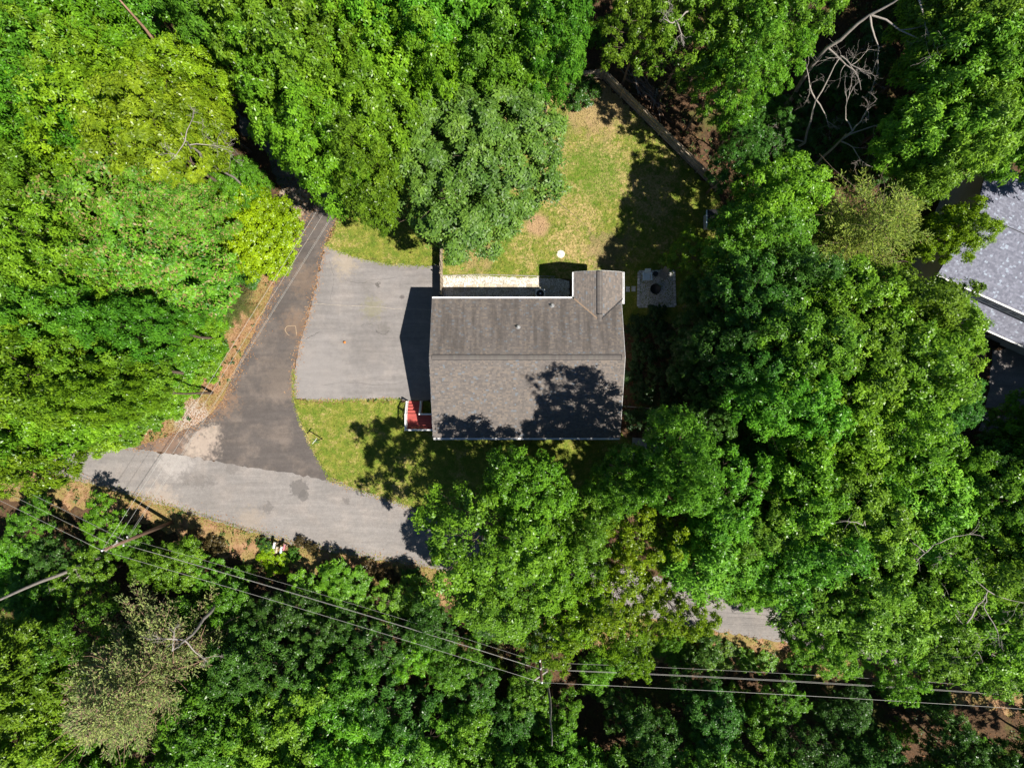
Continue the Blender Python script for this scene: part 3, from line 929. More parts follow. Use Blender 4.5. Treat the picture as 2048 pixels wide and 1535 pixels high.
ac = empty('air_conditioner', (2.32, 7.42, 0))
tag(ac, 'white air conditioner unit standing on the gravel behind the house', 'air conditioner')
m = MB(); m.box((0, 0, 0.05), (0.95, 0.95, 0.1)); m.build('base_slab', M_concrete, ac)
m = MB(); m.box((0, 0, 0.44), (0.72, 0.72, 0.68)); m.build('cabinet', M_white, ac)
m = MB()
for i in range(11):
    for sg, ax in ((1, 0), (-1, 0), (1, 1), (-1, 1)):
        z_ = 0.16 + i * 0.055
        m.box((sg * 0.367, 0, z_) if ax == 0 else (0, sg * 0.367, z_), (0.012, 0.66, 0.02) if ax == 0 else (0.66, 0.012, 0.02))
m.build('louvres', M_metal, ac)
m = MB(); m.lathe((0, 0, 0.79), [(0.41, -0.01), (0.41, 0.05), (0.33, 0.06), (0.32, -0.01)], 24); m.build('top_ring', M_white, ac)
m = MB(); m.lathe((0, 0, 0.79), [(0.31, 0.0), (0.31, 0.012), (0.0, 0.012)], 20); m.build('fan_well', M_dark, ac)
for k in range(4):
    m = MB(); m.box((0.15, 0, 0), (0.24, 0.13, 0.008), Matrix.Rotation(0.35, 3, 'X')); m.build('fan_blade', M_dark, ac, loc=(0, 0, 0.815), rot=(0, 0, k * math.pi / 2))
m = MB(); m.lathe((0, 0, 0.81), [(0.07, 0), (0.07, 0.05), (0.0, 0.06)], 12); m.build('fan_hub', M_metal, ac)

# round lid in the back yard
lid = MB(); lid.lathe((0, 0, 0), [(0.34, 0), (0.34, 0.035), (0.31, 0.06), (0.10, 0.072), (0.0, 0.074)], 28)
o = lid.build('well_lid', plain('pale_concrete', (0.60, 0.55, 0.44), 0.12, 6, 0.85), None, loc=(*G(1121.5, 508), 0.01))
tag(o, 'round pale concrete lid set in the back yard grass', 'lid')

# ------------------------------------------------------------------ fences
pk_me = []
for i in range(6):
    b = MB(); h = 1.86 + random.uniform(-0.03, 0.03); w = 0.136
    b.add([(-w / 2, -0.009, 0.03), (w / 2, -0.009, 0.03), (w / 2, 0.009, 0.03), (-w / 2, 0.009, 0.03), (-w / 2, -0.009, h - 0.05), (w / 2, -0.009, h - 0.05), (w / 2, 0.009, h - 0.05), (-w / 2, 0.009, h - 0.05),
           (-w / 4, -0.009, h), (w / 4, -0.009, h), (w / 4, 0.009, h), (-w / 4, 0.009, h)],
          [(0, 3, 2, 1), (0, 1, 5, 4), (2, 3, 7, 6), (1, 2, 6, 5), (3, 0, 4, 7), (4, 5, 9, 8), (6, 7, 11, 10), (5, 6, 10, 9), (7, 4, 8, 11), (8, 9, 10, 11)], i / 5)
    pk_me.append(b.mesh('picket', M_wood))


def fence(a, b, label, post_at, in_sign=1):
    a, b = Vector((*a, 0)), Vector((*b, 0))
    d = (b - a).normalized(); L = (b - a).length
    nrm = Vector((-d.y, d.x, 0)) * in_sign
    ang = math.atan2(d.y, d.x)
    f = empty('fence', a, ang)
    tag(f, label, 'fence')
    s = in_sign
    k = int(L / 0.142)
    for i in range(k):
        link('picket', random.choice(pk_me), f, loc=(0.07 + i * 0.142, -0.055 * s, random.uniform(-0.01, 0.01)), rot=(R(random.uniform(-1.2, 1.2)), 0, 0))
    edges = [0] + post_at + [L]
    for j in range(len(edges) - 1):
        for z_ in (0.35, 0.98, 1.62):
            m = MB(); m.box(((edges[j] + edges[j + 1]) / 2, 0, z_), (edges[j + 1] - edges[j] - 0.1, 0.085, 0.045), r=random.random()); m.build('rail', M_wood, f)
    for e in edges:
        m = MB(); m.box((e, 0.005 * s, 0.97), (0.10, 0.10, 1.94), bev=0.02, r=random.random()); m.build('post', M_wood, f)
    return f


fa = P(1203, 158)[:2]; fb = P(1430, 382)[:2]; fc = P(1140, 166)[:2]
Lf = (Vector(fb) - Vector(fa)).length
fence(fa, fb, 'long weathered wooden privacy fence slanting past the brush pile', [Lf * i / 6 for i in range(1, 6)], -1)
fence(fc, (fa[0] - 0.12, fa[1] + 0.0), 'short weathered wooden fence run at the corner of the back yard', [], -1)
fx = -5.83
f2 = fence((fx, 8.98), (fx, 16.5), 'straight wooden fence between back yard and parking area', [2.45, 4.9], 1)
gate = empty('gate', (fx, 7.42, 0), R(90))
tag(gate, 'narrow wooden gate between the fence end and the house corner', 'gate')
for i in range(10):
    link('picket', random.choice(pk_me), gate, loc=(0.10 + i * 0.142, -0.05, 0.0))
for z_ in (0.3, 1.6):
    m = MB(); m.box((0.75, 0, z_), (1.42, 0.07, 0.04)); m.build('rail', M_wood, gate)
m = MB(); m.box((0.75, 0, 0.95), (0.05, 0.06, 1.75), Matrix.Rotation(R(48), 3, 'Y')); m.build('brace', M_wood, gate)
for e in (-0.02,):
    m = MB(); m.box((e, 0.0, 0.99), (0.12, 0.12, 1.98), bev=0.02); m.build('post', M_wood, gate)
m = MB(); m.box((1.44, -0.09, 1.1), (0.12, 0.03, 0.05)); m.build('latch', M_metal, gate)
m = MB(); m.box((0.12, -0.08, 1.6), (0.24, 0.02, 0.04)); m.box((0.12, -0.08, 0.3), (0.24, 0.02, 0.04)); m.build('hinge', M_metal, gate)

# ------------------------------------------------------------------ fire pit patio
pat_c = P(1312, 578)
patio = sheet('gravel_patio', [(pat_c.x + x_, pat_c.y + y_) for x_, y_ in ((-1.42, -1.38), (1.5, -1.30), (1.42, 1.42), (-1.36, 1.36))], 0.022, M_greygravel, 0.015)
bl = []
for i in range(4):
    b = MB(); b.box((0, 0, 0), (0.23, 0.19, 0.11), bev=0.02, r=i / 3); bl.append(b.mesh('border_block', M_block))
cor = [Vector((-1.5, -1.46)), Vector((1.58, -1.40)), Vector((1.5, 1.5)), Vector((-1.44, 1.44))]
for i in range(4):
    a_, b_ = cor[i], cor[(i + 1) % 4]
    k = int((b_ - a_).length / 0.25); an = math.atan2((b_ - a_).y, (b_ - a_).x)
    for j in range(k):
        c = a_ + (b_ - a_) * ((j + 0.5) / k)
        link('border_block', random.choice(bl), patio, loc=(pat_c.x + c.x, pat_c.y + c.y, 0.05 + random.uniform(-0.012, 0.012)), rot=(0, 0, an + R(random.uniform(-5, 5))))
fp = empty('fire_pit', P(1309, 579))
fp.location.z = 0.022
tag(fp, 'round black steel fire pit bowl on the gravel patio', 'fire pit')
m = MB(); m.lathe((0, 0, 0), [(0.10, 0.16), (0.30, 0.22), (0.41, 0.38), (0.44, 0.39), (0.43, 0.41), (0.39, 0.40), (0.28, 0.26), (0.0, 0.20)], 24); m.build('bowl', M_dark, fp, True)
for k in range(3):
    an = k * 2.09
    m = MB(); m.tube([(0.28 * math.cos(an), 0.28 * math.sin(an), 0.24), (0.36 * math.cos(an), 0.36 * math.sin(an), 0.0)], 0.018, 6); m.build('leg', M_dark, fp)


def garden_chair(loc, rz, m_, label):
    c = empty('garden_chair', loc, rz)
    tag(c, label, 'chair', None)
    for i in range(5):
        b = MB(); b.box((0, -0.24 + i * 0.105, 0.36 + 0.012 * i), (0.52, 0.095, 0.025), bev=0.006); b.build('seat_slat', m_, c)
    for i in range(5):
        b = MB(); b.box((-0.20 + i * 0.10, 0.40, 0.66), (0.09, 0.03, 0.72), Matrix.Rotation(R(-28), 3, 'X'), bev=0.006); b.build('back_slat', m_, c)
    for sx in (-1, 1):
        b = MB(); b.box((sx * 0.33, 0.0, 0.58), (0.12, 0.68, 0.025), bev=0.006); b.build('armrest', m_, c)
        b = MB(); b.box((sx * 0.30, -0.25, 0.285), (0.05, 0.09, 0.57)); b.build('leg', m_, c)
        b = MB(); b.box((sx * 0.30, 0.27, 0.285), (0.05, 0.09, 0.57)); b.build('leg', m_, c)


p1 = P(1294, 553, 0.4); garden_chair((p1.x, p1.y, 0.022), R(2), M_palebluepaint, 'pale blue slatted garden chair facing the fire pit')
p1 = P(1326, 549, 0.4); garden_chair((p1.x, p1.y, 0.022), R(-28), M_woodgrey, 'grey wooden garden chair half under branches by the fire pit')
st = empty('side_table', (*P(1309, 549)[:2], 0.022))
tag(st, 'small round dark side table between the two garden chairs', 'table')
m = MB(); m.lathe((0, 0, 0.42), [(0.22, 0), (0.22, 0.025), (0.0, 0.025)], 18); m.build('table_top', M_dark, st)
for k in range(3):
    an = k * 2.09 + 0.4
    m = MB(); m.tube([(0.08 * math.cos(an), 0.08 * math.sin(an), 0.42), (0.19 * math.cos(an), 0.19 * math.sin(an), 0)], 0.014, 6); m.build('leg', M_dark, st)
for px, py, lb in ((1255.5, 578, 'square grey stepping slab next to the house wing'), (1267, 577.5, 'square grey stepping slab touching the patio border')):
    b = MB(); b.box((0, 0, 0.025), (0.33, 0.44, 0.05), bev=0.012)
    tag(b.build('stepping_slab', M_block, None, loc=(*G(px, py), 0.012), rot=(0, 0, R(random.uniform(-4, 4)))), lb, 'paving slab')
pad = MB(); pad.box((0, 0, 0.06), (2.75, 1.9, 0.12), bev=0.015)
tag(pad.build('concrete_pad', plain('darker_concrete', (0.27, 0.265, 0.25), 0.2, 3, 0.9, bump=0.2), None, loc=(*G(1296, 900), 0.0), rot=(0, 0, R(-5))), 'bare concrete pad under the trees beside the house', 'concrete pad')  # a darker grey than the plain concrete
m = MB(); m.tube([(*G(1246, 812), 0.06), (*G(1285, 815), 0.06), (*G(1331, 819), 0.06), (*G(1352, 835), 0.06), (*G(1353, 870), 0.06)], 0.05, 6)
tag(m.build('border_edging', M_woodgrey, None), 'low timber edging bordering the shaded bed beside the house', 'edging')

shed = empty('garden_shed', (*G(1427, 446), 0), R(0))
tag(shed, 'small dark roofed garden shed with pale trim at the fence end', 'shed')
m = MB()
for sx in (-1, 1): m.box((sx * 0.82, 0, 0.8), (0.06, 1.1, 1.6))
for sy in (-1, 1): m.box((0, sy * 0.55, 0.8), (1.56, 0.06, 1.6))
m.build('wall', M_siding_n, shed)
for sx in (-1, 1):
    m = MB(); m.box((sx * 0.46, 0, 1.80), (1.04, 1.4, 0.05), Matrix.Rotation(sx * 0.42, 3, 'Y')); m.build('roof', M_dark, shed)
    m = MB(); m.box((sx * 0.93, 0, 1.56), (0.20, 1.42, 0.04), Matrix.Rotation(sx * 0.42, 3, 'Y')); m.build('trim', M_palebluepaint, shed)
m = MB(); m.box((0, -0.60, 0.75), (0.75, 0.04, 1.4)); m.build('door', M_siding_n, shed)

# ------------------------------------------------------------------ street sign at the junction
ss = empty('street_sign', (*G(645, 877), 0), 0)
tag(ss, 'dark street sign post with two crossed name blades at the junction', 'street sign')
m = MB(); m.tube([(0, 0, 0), (0, 0, 2.30)], 0.045, 8); m.build('post', M_dark, ss)
m = MB(); m.box((0, 0, 2.24), (0.09, 0.09, 0.06)); m.build('bracket', M_metal, ss)
m = MB(); m.box((0, 0, 2.12), (0.62, 0.02, 0.17)); m.build('sign_blade', M_green_sign, ss, rot=(0, 0, R(-33)))
m = MB(); m.box((0, 0, 2.36), (0.56, 0.014, 0.16)); m.build('sign_blade', M_white, ss, rot=(0, 0, R(52)))

# ------------------------------------------------------------------ mailboxes
def mailbox(px, py, m_, rz, z, label):
    a = P(px, py, z)
    c = empty('mailbox', (a.x, a.y, 0), rz)
    tag(c, label, 'mailbox', None)
    b = MB(); b.box((0, 0, (z - 0.12) / 2), (0.09, 0.09, z - 0.12)); b.build('post', M_wood, c)
    b = MB()
    prof = [(-0.085, -0.11), (0.085, -0.11), (0.085, 0.02)] + [(0.085 * math.cos(t_), 0.02 + 0.085 * math.sin(t_)) for t_ in (0.5, 1.05, 1.57, 2.09, 2.64)] + [(-0.085, 0.02)]
    n = len(prof)
    vs = [(x_, y_, z - 0.02 + z_) for y_ in (-0.25, 0.25) for x_, z_ in prof]
    b.add(vs, [tuple(range(n)), tuple(range(2 * n - 1, n - 1, -1))] + [(i, n + i, n + (i + 1) % n, (i + 1) % n) for i in range(n)])
    bo = b.build('box', m_, c)
    d = MB(); d.box((0, 0.258, z - 0.03), (0.15, 0.012, 0.15)); d.build('door', M_metal, bo)
    d = MB(); d.box((0.098, 0.08, z + 0.03), (0.012, 0.03, 0.16)); d.box((0.098, 0.11, z + 0.09), (0.012, 0.08, 0.05)); d.build('flag', M_orange, bo)


mailbox(548, 1090, M_white, R(-12), 1.15, 'white mailbox on a post at the grassy verge')
mailbox(553, 1099, M_tanpaint, R(-12), 0.95, 'tan mailbox on a low post beside the white mailbox')
mailbox(562, 1099, M_palebluepaint, R(-12), 1.10, 'pale blue mailbox on a post between tan and red mailboxes')
mailbox(568, 1094, M_pink, R(-14), 1.05, 'faded red mailbox on a post at the end of the row')

# ------------------------------------------------------------------ small things on the asphalt
m = MB(); m.lathe((0, 0, 0), [(0.0, 0), (0.08, 0.03), (0.115, 0.11), (0.085, 0.19), (0.0, 0.225)], 16)
tag(m.build('ball', M_orange, None, True, loc=(*G(690, 684.5), 0.034)), 'small orange ball lying on the parking area', 'ball')
m = MB(); cp = curve(GP([(579, 671), (573, 665), (570.5, 659), (574, 653), (580, 651.5), (590, 651.5), (592, 656), (593, 670)]), 5)
m.tube([(x_, y_, 0.045) for x_, y_ in cp], 0.014, 5)
tag(m.build('cord', M_straw, None), 'thin tan loop of cord lying on the side road', 'cord')

# ------------------------------------------------------------------ the neighbour's house
nb = empty('neighbour_house', P(1875, 548, 5.5), R(-24.2))
nb.location.z = 0
tag(nb, 'grey shingled house with a stepped roof and a strip of dark windows', 'house')
XL = 14.0
m = MB()
slab(m, [(0, 0, 5.5), (XL, 0, 5.5), (XL, 4.75, 6.95), (0, 4.75, 6.95)]); slab(m, [(0, 4.75, 6.95), (XL, 4.75, 6.95), (XL, 9.5, 5.5), (0, 9.5, 5.5)])
ur = m.build('roof', M_shingle_n, nb)
m = MB()
shingles(m, (0, 0, 5.5), (1, 0, 0), (0, 4.75, 1.45), XL, math.hypot(4.75, 1.45))
shingles(m, (XL, 9.5, 5.5), (-1, 0, 0), (0, -4.75, 1.45), XL, math.hypot(4.75, 1.45))
o = m.build('shingles', M_shingle_n, ur); o['kind'] = 'stuff'
m = MB(); m.box((XL / 2, 4.75, 6.975), (XL, 0.05, 0.03)); m.build('ridge_seam', M_dark, ur)
m = MB(); slab(m, [(1.2, -1.42, 3.0), (XL, -1.42, 3.0), (XL, 0.05, 3.85), (1.2, 0.05, 3.85)]); lr = m.build('lower_roof', M_shingle_n, nb)
m = MB(); shingles(m, (1.2, -1.42, 3.0), (1, 0, 0), (0, 1.47, 0.85), XL - 1.2, math.hypot(1.47, 0.85)); o = m.build('shingles', M_shingle_n, lr); o['kind'] = 'stuff'
gutter((0, 0, 5.48), (XL, 0, 5.48), (0, -1, 0), nb)
gutter((1.2, -1.42, 2.98), (XL, -1.42, 2.98), (0, -1, 0), nb)
wall([(0.3, 0.06, 0), (XL, 0.06, 0), (XL, 0.06, 5.36), (0.3, 0.06, 5.36)], (0, -1, 0), 0.15, nb, M_siding_n)
wall([(0.3, 0.22, 0), (0.3, 9.2, 0), (0.3, 9.2, 5.4), (0.3, 4.75, 6.75), (0.3, 0.22, 5.38)], (-1, 0, 0), 0.15, nb, M_siding_n)
wall([(0.46, 9.2, 0), (XL, 9.2, 0), (XL, 9.2, 5.4), (0.46, 9.2, 5.4)], (0, 1, 0), 0.15, nb, M_siding_n)
wall([(1.5, -1.15, 0), (XL, -1.15, 0), (XL, -1.15, 2.95), (1.5, -1.15, 2.95)], (0, -1, 0), 0.15, nb, M_siding_n)
wall([(1.5, -1.0, 0), (1.5, 0.04, 0), (1.5, 0.04, 3.6), (1.5, -1.0, 2.95)], (-1, 0, 0), 0.15, nb, M_siding_n)
m = MB(); m.box((XL / 2 + 0.6, 0.03, 4.02), (XL - 1.2, 0.05, 0.10)); m.build('sill_trim', M_white, nb)
for i in range(9): window((0.95 + i * 1.18 + (0.25 if i % 2 else 0), 0.06, 4.50), 0.72, 0.62, 'y', -1, nb)
for x_ in (3.6, 7.4): window((x_, -1.15, 1.6), 1.1, 1.2, 'y', -1, nb)

nl = empty('wooden_landing', (*P(1945, 706)[:2], 0), R(-27))
tag(nl, 'brown plank landing beside the grey house wall', 'landing')
for i in range(7):
    b = MB(); b.box((0, -0.44 + i * 0.146, 0.25), (1.75, 0.138, 0.035), r=random.random(), bev=0.005); b.build('plank', M_brown, nl)
for sx in (-1, 1):
    for sy in (-1, 1):
        b = MB(); b.box((sx * 0.8, sy * 0.4, 0.115), (0.09, 0.09, 0.23)); b.build('leg', M_brown, nl)
b = MB(); b.box((0, 0.62, 0.30), (1.8, 0.10, 0.60)); b.build('backboard', M_woodgrey, nl)
b = MB(); b.box((0, 0, 0.006), (0.30, 0.62, 0.012), bev=0.004)
lp = Matrix.Rotation(R(-27), 3, 'Z') @ Vector((0.66, -0.06, 0))
tag(b.build('door_mat', M_blackrubber, None, loc=(nl.location.x + lp.x, nl.location.y + lp.y, 0.268), rot=(0, 0, R(-27))), 'black rubber mat on the end of the plank landing', 'mat')
wv = empty('wheelbarrow', (*G(1982, 686), 0), R(35))
tag(wv, 'dark round tub against the grey house wall', 'tub')
wv.name = 'tub'
m = MB(); m.lathe((0, 0, 0), [(0.30, 0.0), (0.42, 0.45), (0.46, 0.46), (0.45, 0.48), (0.40, 0.46), (0.29, 0.06), (0.0, 0.05)], 22); m.build('body', M_dark, wv, True)
m = MB(); m.lathe((0, 0, 0), [(0.36, 0.30), (0.2, 0.34), (0.0, 0.35)], 18); m.build('soil', M_floor, wv)

# ------------------------------------------------------------------ utility poles and lines
def pole(name, x, y, h, label, lean=0.0):
    c = empty('utility_pole', (x, y, 0))
    tag(c, label, 'utility pole')
    m = MB(); m.tube([(0, 0, 0), (0, 0, h * 0.5), (0, 0, h + 0.35)], [0.165, 0.14, 0.105], 10); m.build('shaft', M_pole, c, True)
    m = MB(); m.tube([(0, 0, h + 0.30), (0, 0, h + 0.62)], 0.03, 6); m.lathe((0, 0, h + 0.58), [(0.05, 0), (0.075, 0.04), (0.05, 0.08), (0.075, 0.12), (0.03, 0.17)], 12); m.build('insulator', M_porcelain, c, True)
    for z_, sg in ((h - 1.2, 1), (h - 2.1, -1), (h - 2.6, 1)):
        b = MB(); b.box((0, 0.16 * sg, z_), (0.06, 0.26, 0.06)); b.build('bracket', M_metal, c)
        b = MB(); b.lathe((0, 0.27 * sg, z_ - 0.06), [(0.035, 0), (0.06, 0.04), (0.035, 0.08), (0.055, 0.12), (0.02, 0.15)], 10); b.build('insulator', M_porcelain, c, True)
    b = MB(); b.box((0, 0, h - 0.55), (1.1, 0.09, 0.10)); b.build('crossarm', M_woodgrey, c, rot=(0, 0, R(35)))
    return c


PH = 9.5
J = P(215, 1096, PH); P2 = P(1083, 1356, PH); P3 = Vector((-7.7, 21.4, PH)); P0 = Vector((-55.5, 1.4, PH)); P4 = Vector((46, -23.2, PH))
pole('utility_pole', J.x, J.y, PH, 'brown timber utility pole with crossarm at the junction')
pole('utility_pole', P2.x, P2.y, PH, 'timber utility pole rising out of the roadside trees')
pole('utility_pole', P3.x, P3.y, PH, 'timber utility pole hidden among trees by the side road')
pole('utility_pole', P0.x, P0.y, PH, 'timber utility pole beyond the wood along the main road')
pole('utility_pole', P4.x, P4.y, PH, 'timber utility pole farther along the main road')
names = {0: 'top', 1: 'second', 2: 'third', 3: 'lowest'}
for a_, b_, where in ((J, P3, 'strung beside the side road from the junction pole'), (J, P0, 'leaving the junction pole away from the houses'),
                      (J, P2, 'strung along the main road between two poles'), (P2, P4, 'running on from the second roadside pole')):
    dn = Vector((b_.x - a_.x, b_.y - a_.y, 0)).normalized(); nn = Vector((-dn.y, dn.x, 0))
    for k, (z_, off) in enumerate(((PH + 0.68, 0.0), (PH - 1.15, 0.16), (PH - 2.05, -0.16), (PH - 2.6, 0.12))):
        A = Vector((a_.x, a_.y, z_)) + nn * off; B = Vector((b_.x, b_.y, z_)) + nn * off
        sag = (0.35, 0.45, 0.55, 0.6)[k] * (B - A).length / 40
        pts = [A + (B - A) * t_ - Vector((0, 0, 4 * sag * t_ * (1 - t_))) for t_ in [i / 16 for i in range(17)]]
        m = MB(); m.tube(pts, (0.0105, 0.009, 0.008, 0.007)[k], 5)
        tag(m.build('power_line', M_wire, None, True), f'{names[k]} wire {where}', 'power line', 'wires ' + where)


# ------------------------------------------------------------------ trees
def unit(v): return v / np.maximum(np.linalg.norm(v, axis=-1, keepdims=True), 1e-9)


def rosettes(rng, p, axis, k, ll, lw, spread=0.28):
    """k leaves radiating from every point p around axis"""
    n = len(p)
    axis = unit(axis)
    ref = np.where(np.abs(axis[:, 2:3]) < 0.9, np.array([[0, 0, 1.0]]), np.array([[1.0, 0, 0]]))
    e1 = unit(np.cross(axis, ref)); e2 = np.cross(axis, e1)
    ph = rng.uniform(0, 2 * np.pi, (n, 1)) + np.arange(k)[None] * (2 * np.pi / k) + rng.normal(0, 0.35, (n, k))
    rise = rng.normal(0.04, spread, (n, k, 1))
    d = unit(np.cos(ph)[..., None] * e1[:, None] + np.sin(ph)[..., None] * e2[:, None] + rise * axis[:, None])
    up = unit(axis[:, None] + rng.normal(0, 0.25, (n, k, 3)))
    s = unit(np.cross(up, d)); nn = np.cross(d, s)
    L = ll * rng.uniform(0.7, 1.3, (n, k, 1)); Wd = lw * rng.uniform(0.75, 1.25, (n, k, 1))
    b = p[:, None] + rng.normal(0, ll * 0.15, (n, k, 3))
    mid = b + d * L * 0.55
    V = np.stack([b, mid + s * Wd * 0.5 + nn * Wd * 0.22, b + d * L - np.array([0, 0, 1]) * L * 0.10, mid - s * Wd * 0.5 + nn * Wd * 0.22], 2)
    return V.reshape(-1, 4, 3)


def crown_mesh(name, seed, mat_, R0=4.5, zc=11.3, hz=4.6, n_lobe=54, lobe=1.2, sub=11, per=9, k=5, ll=0.31, lw=0.15, low=-0.55, irr=0.16, fill=0.3):
    rng = np.random.default_rng(seed)
    cand = unit(rng.normal(0, 1, (6000, 3)))
    cand = cand[cand[:, 2] > low]
    az = np.arctan2(cand[:, 1], cand[:, 0])
    f = 1 + irr * np.sin(2 * az + rng.uniform(0, 6)) + irr * 0.8 * np.sin(3 * az + rng.uniform(0, 6)) + irr * 0.6 * np.sin(5 * az + rng.uniform(0, 6))
    rad = rng.uniform(0.72, 0.97, len(cand))
    inner = rng.random(len(cand)) < fill
    rad = np.where(inner, rng.uniform(0.25, 0.7, len(cand)), rad)
    C = cand * rad[:, None] * f[:, None] * np.array([R0, R0, hz])
    C = C * np.where(C[:, 2:3] > 0, 1.0, np.array([[1.0, 1.0, 0.75]]))
    pick = [0]; dist = np.full(len(C), 1e9)
    for _ in range(n_lobe - 1):
        dist = np.minimum(dist, np.linalg.norm(C - C[pick[-1]], axis=1) * rng.uniform(0.85, 1.15, len(C)))
        pick.append(int(dist.argmax()))
    C = C[pick]
    lr = lobe * rng.uniform(0.65, 1.25, len(C))
    outv = unit(C + np.array([0, 0, 1.2]))
    # clumps of twigs over each lobe, fullest on its outer, upper side
    n1 = len(C) * sub
    ci = np.repeat(np.arange(len(C)), sub)
    d1 = unit(rng.normal(0, 1, (n1, 3)) + outv[ci] * 0.95 + np.array([0, 0, 0.35]))
    S = C[ci] + d1 * (lr[ci] * rng.uniform(0.70, 1.05, n1))[:, None] * np.array([1, 1, 0.85])
    si = np.repeat(np.arange(n1), per)
    n2 = len(si)
    off = rng.normal(0, 1, (n2, 3)) * (lr[ci][si] * 0.19)[:, None] * np.array([1, 1, 0.7])
    p = S[si] + off
    ax = d1[si] * 0.55 + unit(off) * 0.5 + np.array([0, 0, 0.95]) + rng.normal(0, 0.24, (n2, 3))
    p = p + np.array([0, 0, zc])
    V = rosettes(rng, p, ax, k, ll, lw)
    rn = np.clip(np.repeat(rng.uniform(0, 1, n1)[si], k) * 0.5 + rng.uniform(0, 1, n2 * k) * 0.5, 0, 1)
    return quads_mesh(name, V, rn, mat_), C + np.array([0, 0, zc])


def wander(a, b, n, amp, rng):
    a, b = Vector(a), Vector(b)
    out = [a]
    for i in range(1, n):
        t_ = i / n
        out.append(a.lerp(b, t_) + Vector(rng.normal(0, amp, 3)) * math.sin(math.pi * t_))
    return out + [b]


def trunk_mesh(seed, tips, h_top, r0, mat_, n_limb=16):
    rng = np.random.default_rng(seed)
    m = MB()
    path = wander((0, 0, 0), (rng.normal(0, 0.25), rng.normal(0, 0.25), h_top), 7, 0.12, rng)
    rr = [r0 * (1.25 if i == 0 else 1) * (1 - 0.85 * i / 7) for i in range(8)]
    m.tube(path, rr, 8)
    idx = rng.permutation(len(tips))[:n_limb]
    for i in idx:
        tp = Vector(tips[i])
        z0 = min(max(tp.z - 2.0 - 0.35 * math.hypot(tp.x, tp.y), h_top * 0.35), h_top * 0.95)
        j = min(6, int(z0 / h_top * 7)); t_ = z0 / h_top * 7 - j
        a = path[j].lerp(path[j + 1], t_)
        q = wander(a, tp, 5, 0.25, rng)
        r1 = max(0.03, rr[j] * 0.5)
        m.tube(q, [r1 * (1 - 0.8 * u / 5) for u in range(6)], 5, cap=False)
        for _ in range(2):
            s = q[3]; e = tp + Vector(rng.normal(0, 0.9, 3))
            m.tube(wander(s, e, 3, 0.12, rng), [r1 * 0.4, r1 * 0.3, r1 * 0.2, r1 * 0.08], 4, cap=False)
    return m.mesh('trunk', mat_, True)


def cedar_mesh(name, seed, mat_, h=16.0, R0=4.0, nb=90, z0=0.30, ll=0.17, lw=0.020, droop=0.12, twig=0.75):
    rng = np.random.default_rng(seed)
    P_, A_ = [], []
    tips = []
    for i in range(nb):
        f = (i + rng.uniform(0, 1)) / nb
        z = h * (z0 + (1 - z0) * f ** 0.9)
        L = R0 * (1 - f) ** 0.62 * rng.uniform(0.65, 1.12) + 0.35
        az = i * 2.39996 + rng.normal(0, 0.25)
        d = np.array([math.cos(az), math.sin(az), 0.22 + 0.5 * f])
        side = np.array([-math.sin(az), math.cos(az), 0])
        m = max(5, int(L / 0.24))
        tips.append(np.array([0, 0, z]) + d * L * 0.9)
        for j in range(m):
            t_ = (j + 0.6) / m
            c = np.array([0, 0, z]) + d * L * t_ - np.array([0, 0, 1]) * droop * L * t_ * t_
            for sg in (-1, 1, 0):
                tl = twig * (1.05 - 0.6 * t_) * rng.uniform(0.5, 1.2) * (0.7 if sg == 0 else 1)
                td = d * 0.75 + side * sg * 0.8 + rng.normal(0, 0.22, 3) + np.array([0, 0, 0.12])
                td /= np.linalg.norm(td)
                q = max(4, int(tl / 0.042))
                tt = np.linspace(0.1, 1, q)[:, None]
                P_.append(c + td * tl * tt + rng.normal(0, 0.025, (q, 3)))
                A_.append(np.repeat(td[None], q, 0) + rng.normal(0, 0.45, (q, 3)))
    p = np.vstack(P_); d = unit(np.vstack(A_)); n = len(p)
    s = unit(np.cross(d, unit(rng.normal(0, 0.6, (n, 3)) + np.array([0, 0, 1.0]))))
    L = ll * rng.uniform(0.6, 1.3, (n, 1))
    V = np.stack([p, p + d * L * 0.5 + s * lw, p + d * L, p + d * L * 0.5 - s * lw], 1)
    return quads_mesh(name, V, rng.uniform(0, 1, n), mat_), np.array(tips)


PROTO = {}


def proto(key, h, r, cm, trunk):
    PROTO[key] = (cm, trunk, h, r)


for key, sd_, kw in (('oakA', 11, {}), ('oakB', 12, dict(n_lobe=64, lobe=1.15, irr=0.2)), ('oakC', 13, dict(n_lobe=50, lobe=1.35, irr=0.22)), ('oakD', 14, dict(n_lobe=60, hz=5.2, lobe=1.2))):
    cm, tips = crown_mesh('crown', sd_, M_leaf, **kw)
    proto(key, 16.0, 5.2, cm, trunk_mesh(sd_, tips, 13.5, 0.27, M_bark))
cm, tips = crown_mesh('crown', 21, M_leaf_dry, n_lobe=62, lobe=1.15, sub=11, per=9, ll=0.29, lw=0.14)
proto('seed', 16.0, 5.2, cm, trunk_mesh(21, tips, 13.5, 0.27, M_bark))
for key, sd_ in (('airyA', 31), ('airyB', 32)):
    cm, tips = crown_mesh('crown', sd_, M_leaf, n_lobe=46, lobe=1.1, sub=8, per=8, irr=0.24, fill=0.18, ll=0.31, lw=0.15)
    proto(key, 16.0, 5.2, cm, trunk_mesh(sd_, tips, 13.5, 0.22, M_bark, 24))
cm, tips = crown_mesh('crown', 41, M_leaf_gl, n_lobe=60, lobe=1.2, sub=9, per=6, k=6, ll=0.46, lw=0.15)
proto('rosette', 16.0, 5.2, cm, trunk_mesh(41, tips, 13.5, 0.26, M_bark))
